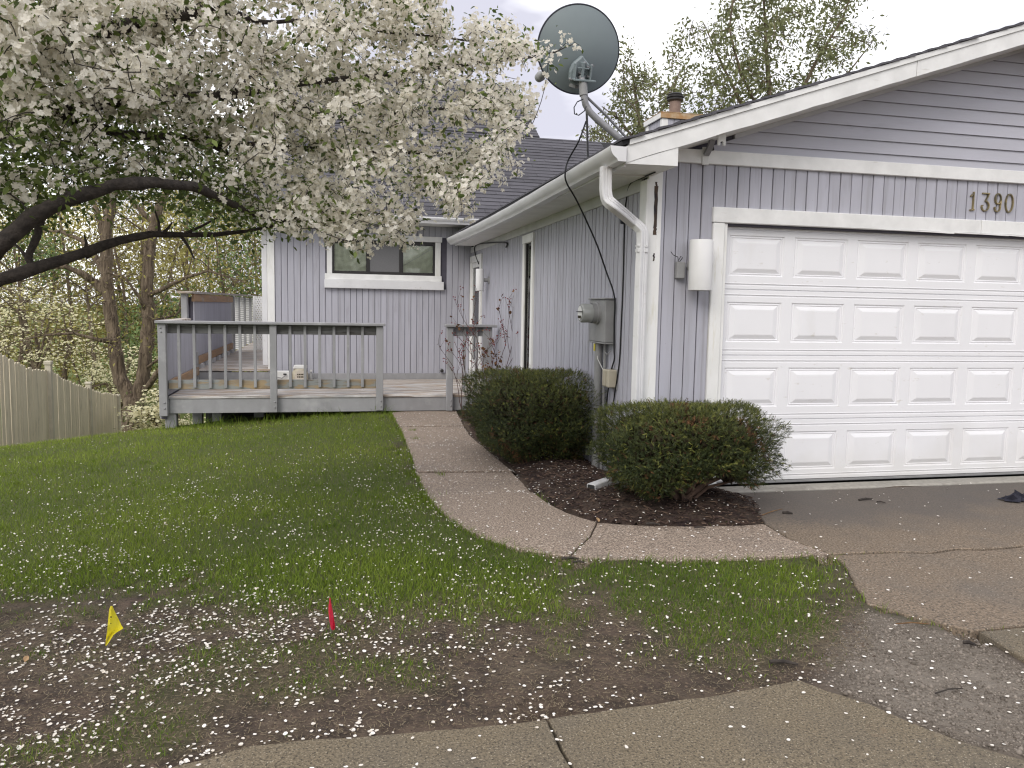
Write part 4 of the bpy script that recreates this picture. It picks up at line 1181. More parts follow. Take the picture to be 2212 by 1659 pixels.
# ================================================================== FIXTURES ON THE HOUSE
# wall lamps: white open cylinders on a small arm
def wall_lamp(label, c, out, h, r, plate):
    c = np.asarray(c, float); out = np.asarray(out, float)
    t = thing('wall_lamp', label, 'wall lamp', tuple(c-out*.12), 'cylinder wall lamps')
    MB().lathe(c, (0, 0, 1), [(r*.9, h/2-.03), (r, h/2), (r+.002, h/2-.004), (r+.002, -h/2+.004), (r, -h/2), (r*.93, -h/2+.01), (r*.93, h/2-.04), (0, h/2-.04)], 36).build('shade', m_lamp, t, True)
    MB().tube([c-out*(r-.005), c-out*(plate-.002)], .028, 12).build('arm', m_greybox, t, True)
    MB().lathe(c-out*plate, out, [(0, .022), (.03, .022), (.055, .012), (.062, 0), (0, 0)], 20).build('wall_plate', m_greybox, t, True)
    return t
wall_lamp('large white cylinder lamp beside the garage door', (.397, -.125, 1.773), (0, -1, 0), .385, .088, .12)
t = wall_lamp('small white cylinder lamp beside the entry door', (-.15, 6.25, 1.835), (-1, 0, 0), .335, .062, .146)
# mounting box and loose wires beside the big lamp
jb = thing('junction_box', 'grey junction box with loose wires behind the lamp', 'junction box', (.27, 0, 1.75))
box('box', (.235, -.055, 1.67), (.305, -.005, 1.80), m_greybox, jb, .006)
MB().tube([(.25, -.04, 1.80), (.235, -.06, 1.835), (.20, -.05, 1.85), (.18, -.05, 1.875)], .003, 6).build('wire', m_black, jb)
MB().tube([(.26, -.04, 1.80), (.275, -.06, 1.83), (.255, -.07, 1.84), (.25, -.05, 1.815)], .003, 6).build('wire', m_black, jb)

# house number 1390
num = thing('house_number', 'tarnished brass house number 1390 above the garage door', 'house number', (3.1, -.01, 2.31))
def digit(strokes, cx, zb, w):
    mb = MB()
    for st in strokes:
        P_ = [(cx+(a-.5)*w, -.020, zb+b*.155) for a, b in st]
        wid = st_w
        mb.sweep(P_, [(-.006, -wid*.5), (-.002, -wid*.62), (.003, -wid*.5), (.008, 0), (.003, wid*.5), (-.002, wid*.62), (-.006, wid*.5)], up=(0, 0, 1) if abs(P_[0][0]-P_[-1][0]) > .03 else (1, 0, 0))
    o = mb.build('digit', m_brass, num, smooth=True)
    return o
st_w = .017
def arc(cx, cz, rx, rz, a0, a1, n=14): return [(cx+rx*math.cos(R(a0+(a1-a0)*i/n)), cz+rz*math.sin(R(a0+(a1-a0)*i/n))) for i in range(n+1)]
def ribbon(strokes, cx, zb, w, wid=.0125):
    """flat brass strokes built as outline strips in the wall plane"""
    mb = MB()
    for st in strokes:
        P_ = np.array([(cx+(a-.5)*w, zb+b*.157) for a, b in st]); n = len(P_)
        Tn = np.array([P_[min(i+1, n-1)]-P_[max(i-1, 0)] for i in range(n)]); Tn /= np.linalg.norm(Tn, axis=1, keepdims=True)+1e-9
        Nn = np.column_stack([-Tn[:, 1], Tn[:, 0]])
        L_, R_ = P_+Nn*wid/2, P_-Nn*wid/2; li, ri = P_+Nn*wid*.22, P_-Nn*wid*.22
        vs = []
        for arr, yy in ((L_, -.006), (L_, -.016), (li, -.022), (ri, -.022), (R_, -.016), (R_, -.006)):
            vs.append([(a, yy, b) for a, b in arr])
        m_ = len(vs); flat = [p for col_ in zip(*vs) for p in col_]
        fs = []
        for i in range(n-1):
            for j in range(m_-1): fs.append((i*m_+j, i*m_+j+1, (i+1)*m_+j+1, (i+1)*m_+j))
        fs += [tuple(range(m_)), tuple((n-1)*m_+j for j in range(m_))]
        mb.add(flat, fs)
    return mb.build('digit', m_brass, num, smooth=True)
nx0 = [2.932, 3.06, 3.19, 3.305]
ribbon([[(.62, 1.0), (.62, .5), (.62, 0.0)], [(.62, .90), (.42, .83), (.22, .74)], [(.25, .02), (.62, .045), (.8, .045)]], 2.930, 2.313, .075)
ribbon([[(.1, .95), (.5, .95), (.88, .95)], [(.88, .97), (.70, .75), (.50, .55)], [(.46, .55), (.66, .52)]+arc(.50, .28, .40, .26, 50, -150)+[(.10, .22), (.13, .30), (.22, .30)]], 3.062, 2.313, .088)
ribbon([arc(.5, .70, .36, .27, 0, 360, 26), [(.86, .70), (.86, .5), (.80, .25)]+arc(.48, .22, .34, .20, 0, -150)+[(.14, .18), (.18, .26)]], 3.188, 2.313, .080)
ribbon([arc(.5, .5, .42, .48, 0, 360, 34)], 3.305, 2.313, .088)

# flood light bracket on the frieze
fb = thing('floodlight_bracket', 'rusty floodlight bracket fixed below the rake', 'bracket', (.30, -.03, 2.62))
q = onY(1524, 335, -.04)
box('mount_plate', (q[0]-.028, -.046, q[2]-.075), (q[0]+.028, -.034, q[2]+.06), m_soffit, fb, .003)
MB().sweep([(q[0], -.05, q[2]+.0), (q[0]+.006, -.10, q[2]+.05), (q[0]+.012, -.12, q[2]+.10)], [(-.022, -.012), (.022, -.012), (.022, .012), (-.022, .012)]).build('arm', m_steel, fb)
MB().lathe((q[0]+.030, -.07, q[2]+.045), (1, -.3, .2), [(0, -.02), (.016, -.02), (.018, .02), (0, .024)], 12).build('knuckle', m_dark, fb, True)
q2 = onY(1560, 303, -.30)
hb = thing('hook_plate', 'white notched hook plate hanging under the rake', 'hook plate', tuple(q2))
MB().prism([(q2[0]-.03, -.30, q2[2]-.035), (q2[0]-.014, -.30, q2[2]-.035), (q2[0]-.012, -.30, q2[2]-.012), (q2[0], -.30, q2[2]-.004), (q2[0]+.012, -.30, q2[2]-.012), (q2[0]+.014, -.30, q2[2]-.035), (q2[0]+.03, -.30, q2[2]-.035), (q2[0]+.03, -.30, q2[2]+.06), (q2[0]-.03, -.30, q2[2]+.06)], (0, .02, 0)).build('plate', m_white, hb)

# electric meter
MX = -.095
met = thing('electric_meter', 'grey electric meter box with round glass meter on the side wall', 'electric meter', (0, .85, 0))
MB().box(MX, -.006, .64, 1.06, 1.135, 1.505).build('cabinet', m_greybox, met, bevel=.006)
box('cabinet_lid', (MX-.012, .628, 1.506), (-.004, 1.075, 1.520), m_greybox, met, .003)
box('cabinet_flange', (MX-.006, .632, 1.122), (-.004, 1.068, 1.134), m_greybox, met, .003)
mc = np.array([MX, .845, 1.385])
MB().lathe(mc, (-1, 0, 0), [(.098, 0), (.098, .018), (.088, .022), (.088, .06)], 32).build('meter_ring', m_greybox, met, True)
gl = MB().lathe(mc, (-1, 0, 0), [(.084, .06), (.084, .145), (.076, .158), (0, .160)], 32).build('meter_glass', mat('meter_glass', (.30, .31, .30), (.34, .35, .34), .12, 4, bump=0, spec=.6), met, True)
MB().lathe(mc+np.array([-.161, 0, 0]), (-1, 0, 0), [(.060, 0), (.060, .003), (0, .004)], 24).build('meter_dial', m_plast, met, True)
box('dial_bar', (mc[0]-.168, mc[1]-.085, mc[2]+.008), (mc[0]-.165, mc[1]+.085, mc[2]+.016), m_dark, met, 0)
for i, dy in enumerate((-.03, 0, .03)): box('dial_digit', (mc[0]-.1685, mc[1]+dy-.010, mc[2]-.045), (mc[0]-.1660, mc[1]+dy+.008, mc[2]-.022), m_ink, met, 0)
MB().tube([(-.055, .90, 1.13), (-.055, .90, .5), (-.055, .90, -.05)], .036, 14).build('conduit', m_greybox, met, True)
MB().tube([(-.03, .80, 1.13), (-.03, .80, .5), (-.03, .82, -.05)], .014, 10).build('conduit', m_greybox, met, True)
MB().tube([(-.03, .99, 1.13), (-.03, .99, .6), (-.03, 1.0, -.05)], .014, 10).build('conduit', m_greybox, met, True)
box('seal_tag', (-.096, .885, 1.05), (-.092, .925, 1.115), mat('yellow_tag', (.55, .47, .05), None, .6, 10, bump=0), met, .001)
MB().tube([(-.04, .76, 1.13), (-.06, .74, 1.06), (-.05, .68, 1.03), (-.03, .66, 1.06)], .005, 6).build('ground_wire', m_greybox, met)
MB().tube([(-.07, .90, 1.06), (-.075, .86, .98), (-.05, .80, .90), (-.03, .78, .86)], .004, 6).build('ground_wire', m_plast, met)
nid = thing('telephone_box', 'small beige telephone box under the electric meter', 'utility box', (-.05, .62, .76))
MB().box(-.085, -.005, .545, .705, .755, .905).build('housing', m_beige, nid, bevel=.008)
box('cover_ridge', (-.092, .60, .765), (-.0855, .65, .900), m_beige, nid, .003)
box('flange', (-.010, .535, .735), (-.004, .715, .915), m_greybox, nid, .002)

# cables
def cable(label, pts, r, m=None, name='cable'):
    P_ = [np.asarray(p, float) for p in pts]; out = []
    for i in range(len(P_)-1):                                 # Catmull-Rom
        p0, p1, p2, p3 = P_[max(i-1, 0)], P_[i], P_[i+1], P_[min(i+2, len(P_)-1)]
        for k in range(7):
            t = k/7; out.append(.5*((2*p1)+(-p0+p2)*t+(2*p0-5*p1+4*p2-p3)*t*t+(-p0+3*p1-3*p2+p3)*t**3))
    out.append(P_[-1])
    o = MB().tube(out, r, 8).build(name, m or m_black, None, True, loc=tuple(P_[0]))
    return tag(o, label, 'cable')
cable('black cable drooping from the satellite dish over the gutter to the meter', [onX(1266, 262, -.36), onX(1250, 305, -.42), onX(1228, 345, -.47), onX(1221, 372, -.505), onX(1224, 395, -.49), onX(1244, 430, -.40), onX(1268, 480, -.28), onX(1290, 530, -.18), onX(1309, 585, -.09), onX(1327, 640, -.03), (-.02, .615, 1.30), (-.02, .60, 1.08), (-.03, .56, 1.0), (-.02, .66, .88), (-.03, .72, .6), (-.03, .76, .1)], .007)
cable('black cable stapled down the side wall near the downspout', [onX(1415, 372, -.03), onX(1385, 385, -.03), onX(1362, 397, -.02), onX(1353, 430, -.012), onX(1349, 480, -.012), onX(1346, 600, -.012), onX(1342, 700, -.012), onX(1338, 780, -.012), onX(1328, 850, -.015), onX(1320, 900, -.02)], .006)
cable('black cable loop above the entry door under the eave', [onX(1034, 570, -.03), onX(1026, 545, -.03), onX(1028, 530, -.03), onX(1050, 525, -.04), onX(1092, 524, -.03), onX(1093, 534, -.02)], .010)
q = onX(1352, 477, -.01)
cc = thing('wall_sensor', 'small dark blue sensor on the side wall beside the cable', 'sensor', tuple(q))
MB().lathe(q, (-1, .1, -.1), [(.02, 0), (.026, .02), (.022, .045), (0, .05)], 12).build('body', m_dishrim, cc, True)

# hose bib
q = onY(953, 800, YB-.005)
hbb = thing('hose_bib', 'round metal hose tap low on the window wall', 'tap', tuple(q))
MB().lathe(q, (0, -1, 0), [(.035, 0), (.035, .01), (.016, .014), (.016, .06), (.03, .062), (.034, .075), (.02, .08), (0, .08)], 18).build('body', m_steel, hbb, True)
MB().lathe(q+np.array([0, -.09, 0]), (0, -1, 0), [(.012, 0), (.03, .004), (.03, .012), (.01, .016), (0, .016)], 8).build('handle', m_dark, hbb)

# satellite dish
dish = thing('satellite_dish', 'grey satellite dish on a bent mast above the garage eave', 'satellite dish', tuple(onD(1343, 303, 6.42)))
DC = onD(1250, 108, 6.5)
ax = (DC-CAM)/np.linalg.norm(DC-CAM)-RT*.30+UP*.04; ax /= np.linalg.norm(ax)
U_ = np.cross(ax, (0, 0, 1.0)); U_ /= np.linalg.norm(U_); V_ = np.cross(U_, ax); V_ = V_ if V_[2] > 0 else -V_
ang = R(-26); U2, V2 = U_*math.cos(ang)+V_*math.sin(ang), -U_*math.sin(ang)+V_*math.cos(ang)
def dish_pt(r, t, off=0):
    return DC+(U2*.352*math.cos(t)+V2*.335*math.sin(t))*r+ax*(.085*(r*r-1)+off)
nr, nt = 12, 56
for nm, off, m_ in (('reflector_back', 0, m_dish), ('reflector_face', .006, m_dish)):
    mb = MB(); vs = []; fs = []
    for i in range(nr+1):
        for j in range(nt): vs.append(dish_pt(max(i/nr, .01), 2*math.pi*j/nt, off))
    for i in range(nr):
        for j in range(nt): fs.append((i*nt+j, i*nt+(j+1) % nt, (i+1)*nt+(j+1) % nt, (i+1)*nt+j))
    mb.add(vs, fs).build(nm, m_, dish, True)
rim = [dish_pt(1.0, 2*math.pi*j/72, .003) for j in range(73)]
MB().tube(rim, .0075, 8, caps=False).build('rim', m_dishrim, dish, True)
MC = DC-V2*.12+U2*.03-ax*.10                            # mount plate behind the reflector
MC = onD(1253, 155, depth_of(DC)-.07)
def frame_box(mb, c, e1, e2, e3, a, b, d):
    c = np.asarray(c); vs = [c+e1*sx*a+e2*sy*b+e3*sz*d for sz in (-1, 1) for sy in (-1, 1) for sx in (-1, 1)]
    return mb.add(vs, [(0, 2, 3, 1), (4, 5, 7, 6), (0, 1, 5, 4), (1, 3, 7, 5), (3, 2, 6, 7), (2, 0, 4, 6)])
# dished back plate: a rounded shield
sh = [(-.085, -.07), (-.09, .0), (-.07, .06), (-.02, .105), (.0, .13), (.02, .105), (.07, .06), (.09, .0), (.085, -.07), (.05, -.10), (-.05, -.10)]
mb = MB(); pts = [MC+U_*a+V_*b+ax*.035 for a, b in sh]; mb.prism(pts, -ax*.055); mb.build('back_plate', m_dish, dish, bevel=.012)
mb = MB(); frame_box(mb, MC-ax*.045+U_*.0, U_, V_, ax, .012, .075, .035); frame_box(mb, MC-ax*.045+U_*.07, U_, V_, ax, .006, .06, .035); frame_box(mb, MC-ax*.045-U_*.06, U_, V_, ax, .006, .06, .035)
frame_box(mb, MC-ax*.06-V_*.06+U_*.02, U_, V_, ax, .09, .008, .05); frame_box(mb, MC-ax*.075+V_*.03, U_, V_, ax, .05, .006, .006); mb.build('elevation_bracket', m_dish, dish, bevel=.003)
mb = MB()
for (a, b) in ((-.05, .03), (.05, .04), (.06, -.03), (-.045, -.045), (.02, .07), (-.015, -.01), (.085, .055), (-.085, -.06)):
    mb.lathe(MC+U_*a+V_*b-ax*.02, -ax, [(.011, 0), (.011, .016), (.006, .02), (.006, .05), (0, .05)], 8)
mb.build('bolts', m_steel, dish)
mast_d = depth_of(DC)-.10
mp = [onD(1256, 165, mast_d), onD(1260, 195, mast_d), onD(1262, 212, mast_d), onD(1265, 226, mast_d+.01), onD(1274, 242, mast_d+.02), onD(1290, 258, mast_d+.03), onD(1315, 279, mast_d+.04), onD(1348, 307, mast_d+.05)]
MB().tube(mp, .0275, 16).build('mast', m_steel, dish, True)
MB().tube([onD(1259, 180, mast_d-.0), onD(1261, 207, mast_d-.0)], .034, 16).build('mast_collar', m_greybox, dish, True)
MB().tube([onD(1268, 210, mast_d+.03), onD(1310, 250, mast_d+.16), onD(1352, 296, mast_d+.3)], .011, 8).build('stay', m_steel, dish, True)
MB().tube([onD(1267, 228, mast_d+.03), onD(1268, 262, mast_d+.3), onD(1270, 340, mast_d+.75)], .010, 8).build('stay', m_steel, dish, True)
MB().lathe(mp[-1], (-.2, -.1, .95), [(.07, -.02), (.07, -.01), (.045, .0), (0, .0)], 14).build('foot', m_steel, dish, True)
arm0 = onD(1246, 188, depth_of(DC)-.02); arm1 = onD(1182, 165, depth_of(DC)+.50)
MB().sweep([arm0, arm1], [(-.016, -.012), (.016, -.012), (.016, .012), (-.016, .012)]).build('feed_arm', m_greybox, dish)
la = DC-ax*.0-arm1; la /= np.linalg.norm(la)
MB().lathe(arm1+np.array([0, 0, .05]), -la, [(.0, -.07), (.045, -.06), (.045, .0), (.03, .02), (.03, .10), (.045, .12), (.04, .17), (0, .18)], 16).build('feed_horn', m_greybox, dish, True)
MB().lathe(arm1+np.array([.02, .02, .05]), la, [(.05, .055), (.055, .075), (.04, .085), (0, .085)], 16).build('horn_cap', m_rust, dish, True)
MB().tube([onD(*p, mast_d-.04) for p in ((1260, 214), (1247, 220), (1240, 232), (1241, 246), (1250, 249), (1262, 240), (1266, 230))], .005, 6).build('coax_loop', m_dishrim, dish)

# ================================================================== THINGS ON THE DECK AND GROUND
q = onY(606, 812, 7.6)
wb = thing('white_box', 'low white plastic box lying on the deck behind the railing', 'box', (q[0], 7.6, DZ))
MB().box(q[0]-.13, q[0]+.16, 7.5, 7.7, DZ, .322).build('body', m_plast, wb, bevel=.008)
MB().tube([(q[0]-.10, 7.49, .20), (q[0]-.05, 7.46, .235), (q[0]+.03, 7.46, .215), (q[0]+.09, 7.47, .265)], .009, 6).build('cord', m_greybox, wb)
box('plug', (q[0]+.05, 7.47, .268), (q[0]+.10, 7.498, .29), m_black, wb, .004)
q = onY(648, 810, 7.6)
jar = thing('lantern_jar', 'white roofed jar with an arched lettered plaque on the deck', 'jar', (q[0], 7.6, DZ))
MB().prism([(q[0]-.11, 7.52, .365), (q[0]+.115, 7.52, .365), (q[0]+.115, 7.52, .42), (q[0]-.09, 7.52, .42)], (0, .16, 0)).build('lid', m_plast, jar, bevel=.006)
MB().lathe((q[0], 7.6, DZ), (0, 0, 1), [(0, 0), (.13, 0), (.135, .05), (.125, .14), (.10, .19), (.09, .205), (0, .205)], 24).build('jar_body', m_beige, jar, True)
pts = [(q[0]-.075, 7.462, DZ+.005)]+[(q[0]+.08*math.cos(R(a))+.01, 7.462, DZ+.10+.085*math.sin(R(a))) for a in range(180, -1, -15)][::1]+[(q[0]+.09, 7.462, DZ+.005)]
pl = MB().prism(pts, (0, .012, 0)).build('plaque', m_jar, jar)
for r_, zz_ in ((0, .265), (1, .225)):
    for i in range(4): box('lettering', (q[0]-.038+i*.026, 7.458, zz_), (q[0]-.020+i*.026, 7.4615, zz_+.022), m_ink, pl, 0)
q = onY(672, 818, 7.62)
bt = thing('small_bottle', 'small grey bottle on the deck beside the jar', 'bottle', (q[0], 7.62, DZ))
MB().lathe((q[0], 7.62, DZ), (0, 0, 1), [(0, 0), (.035, 0), (.035, .09), (.015, .12), (.015, .15), (0, .15)], 16).build('body', m_greybox, bt, True)
MB().lathe((q[0], 7.62, DZ+.15), (0, 0, 1), [(.018, 0), (.018, .03), (0, .03)], 12).build('cap', m_plast, bt, True)

# marking flags
def flag(name, label, base, top, m, panel, letters=False):
    t = thing(name, label, 'marking flag', tuple(base), 'utility marking flags')
    MB().tube([base-np.array([0, 0, .05]), base*.4+top*.6, top], .0016, 6).build('wire', m_steel, t)
    mb = MB(); nu, nv = len(panel[0]), len(panel)
    vs = [p for row in panel for p in row]; fs = [(i*nu+j, i*nu+j+1, (i+1)*nu+j+1, (i+1)*nu+j) for i in range(nv-1) for j in range(nu-1)]
    o = mb.add(vs, fs).build('pennant', m, t, True)
    if letters:
        mb = MB()
        for i in range(5):
            row = panel[3+i//2]; p = (row[1] if i % 2 else row[0])*.75+row[2]*.25; p = p+np.array([0.0, -.0015, (i % 2)*.006])
            e = (row[2]-row[1]); e /= np.linalg.norm(e)
            mb.add([p, p+e*.006, p+e*.006+np.array([0, 0, .006]), p+np.array([0, 0, .006])], [(0, 1, 2, 3)])
        mb.build('print', m_ink, o)
    return t
def flag_panel(rows, depth, fold):
    out = []
    for (py, xl, xr) in rows:
        r_ = []
        for j in range(7):
            t = j/6; p = onD(xl+(xr-xl)*t, py, depth+fold*math.sin(t*4.2+py*.05)); r_.append(p)
        out.append(r_)
    return out
b = G(229, 1398); dpt = depth_of(b)
rows = [(1309, 239, 243), (1316, 236, 246), (1325, 235, 250), (1337, 234, 256), (1350, 232.5, 262), (1357, 232, 266.5), (1361, 231.5, 261), (1366, 231, 252), (1372, 230, 245), (1380, 229, 240), (1391, 228, 233), (1395, 227.5, 229.5)]
flag('utility_flag', 'yellow triangular utility flag stuck in the soil', b, onD(241, 1309, dpt), m_yel, flag_panel(rows, dpt-.015, .02), True)
b = G(716, 1377); dpt = depth_of(b)
rows = [(1291, 711, 714), (1298, 711, 715), (1310, 709.5, 717), (1322, 709.5, 719), (1334, 711, 721), (1346, 712.5, 723), (1355, 714, 724), (1361, 717, 722)]
flag('utility_flag', 'pink folded utility flag in the thin grass', b, onD(712, 1291, dpt), m_pink, flag_panel(rows, dpt-.01, .025))

# downspout extension lying on the mulch
e0, e1 = onZ(1277, 1054, .075), onZ(1345, 1029, .095)
ex = thing('downspout_extension', 'white ribbed downspout extension lying on the mulch', 'downspout', tuple(e0))
MB().sweep([e0, e1], [(a*.95, b*.95) for a, b in sect]).build('spout', m_metalwhite, ex, True)
dv = (e0-e1)/np.linalg.norm(e0-e1)
MB().sweep([e0+dv*.0008, e0+dv*.002], [(a*.82, b*.8) for a, b in sect]).build('mouth', m_int, ex)

# sticks, dead leaves, odds and ends
def stick(label, pa, pb, r, m=m_yewbark, grp=None, z=.03):
    a = G(*pa)+np.array([0, 0, z]); b_ = G(*pb)+np.array([0, 0, z]); mid = (a+b_)/2+np.array([.004, .006, .004])
    o = MB().tube([a, mid, b_], [r, r*1.1, r*.6], 6).build('stick', m, None, True, loc=tuple(a)); return tag(o, label, 'stick', grp)
stick('short brown stick on the bare soil near the pavement', (1662, 1434), (1724, 1440), .008, m_bark, None, .010)
stick('dark twig lying on the gravel beside the driveway slab', (2080, 1392), (2108, 1398), .008, m_bark, None, .01)
stick('long thin pale twig on the gravel', (1935, 1352), (2005, 1352), .003, m_dryleaf, None, .01)
stick('thin curved twig in the gravel patch', (2020, 1503), (2080, 1492), .003, m_bark, None, .01)
stick('dark stick on the path edge below the cracked slab', (1213, 1214), (1250, 1214), .008, m_bark, None, .02)
stick('short black stick in the dirt by the path', (1238, 1222), (1262, 1222), .006, m_bark, None, .02)
stick('wood splinter on the driveway in front of the apron', (1855, 1085), (1885, 1083), .008, m_bark, None, .02)
stick('small splinter on the driveway below the garage door', (1893, 1089), (1913, 1092), .005, m_bark, None, .02)
stick('bark sliver on the path near the mulch edge', (1395, 1141), (1425, 1143), .007, m_bark, None, .032)
stick('dark bark sliver on the path in front of the yew', (1500, 1150), (1524, 1150), .005, m_bark, None, .032)
stick('dark chip on the driveway beside the mulch', (1690, 1113), (1712, 1115), .009, m_bark, None, .02)
stick('thin pale stem across the driveway beside the mulch', (1645, 1119), (1690, 1105), .003, m_dryleaf, None, .02)
q = G(2195, 1085)+np.array([0, 0, .02])
rag = MB()
vs = []; fs = []
for i in range(9):
    for j in range(7):
        u_, v_ = i/8-.5, j/6-.5; h_ = max(0, .05*(1-4*u_*u_)*(1-4*v_*v_))*(1+.6*math.sin(i*2.3+j*1.7))
        vs.append((q[0]+u_*.22+.02*math.sin(j*2), q[1]+v_*.12+.02*math.sin(i*1.9), q[2]+h_))
for i in range(8):
    for j in range(6): fs.append((i*7+j, (i+1)*7+j, (i+1)*7+j+1, i*7+j+1))
tag(rag.add(vs, fs).build('rag', mat('navy_cloth', (.02, .02, .03), (.035, .035, .05), .9, 20, bump=.4), None, True), 'crumpled dark cloth on the driveway at the right edge', 'cloth')
def dead_leaf(label, px, py, s, m, z=.03, grp=None):
    q = G(px, py)+np.array([0, 0, z]); a = random.random()*6.28
    U3 = np.array([math.cos(a), math.sin(a), .25]); V3 = np.array([-math.sin(a), math.cos(a), .5])
    mb = MB(); out = [(-1, 0, 0), (-.5, .45, .2), (.1, .6, .15), (.6, .35, .3), (1.1, 0, .1), (.6, -.4, .25), (.0, -.5, .1), (-.5, -.35, .2)]
    vs = [q]+[q+(U3*x_+V3*y_)*s+np.array([0, 0, z_*s]) for x_, y_, z_ in out]
    mb.add(vs, [(0, 1+i, 1+(i+1) % 8) for i in range(8)])
    return tag(mb.build('dead_leaf', m, None, True), label, 'leaf', grp)
dead_leaf('brown dry leaf standing in the grass behind the yellow flag', 402, 1274, .035, m_dryleaf, .05)
dead_leaf('tan dry leaf in the grass beside the pink flag', 752, 1358, .028, m_dryleaf, .03)
dead_leaf('orange brown scrap on the soil at the left edge', 57, 1434, .018, m_rust, .02)
dead_leaf('dead leaf at the mulch edge by the cracked path', 1292, 1136, .025, m_rust, .04)
dead_leaf('curled brown leaf leaning on the house beside the meter pipe', 1300, 1003, .05, m_dryleaf, .16)

# ================================================================== PLANTS
def leaf_cloud(name, C, N_, size, asp, m, parent, tint, fold=.25, kind='stuff', D=None):
    n = len(C)
    if D is None: u, v = frames(N_)
    else:
        u = D-N_*np.sum(D*N_, 1, keepdims=True); u /= np.linalg.norm(u, axis=1, keepdims=True)+1e-9; v = np.cross(N_, u)
    L = size[:, None]; W = L*asp
    V = np.stack([C, C+u*L*.45+v*W*.5+N_*L*fold*.3, C+u*L*.85+v*W*.28+N_*L*fold*.1, C+u*L-N_*L*fold*.2, C+u*L*.85-v*W*.28+N_*L*fold*.1, C+u*L*.45-v*W*.5+N_*L*fold*.3, C+u*L*.5-N_*L*.04], 1)
    return cloud(name, V, [(0, 6, 1), (1, 6, 2), (2, 6, 3), (3, 6, 4), (4, 6, 5), (5, 6, 0)], m, parent, tint, kind)

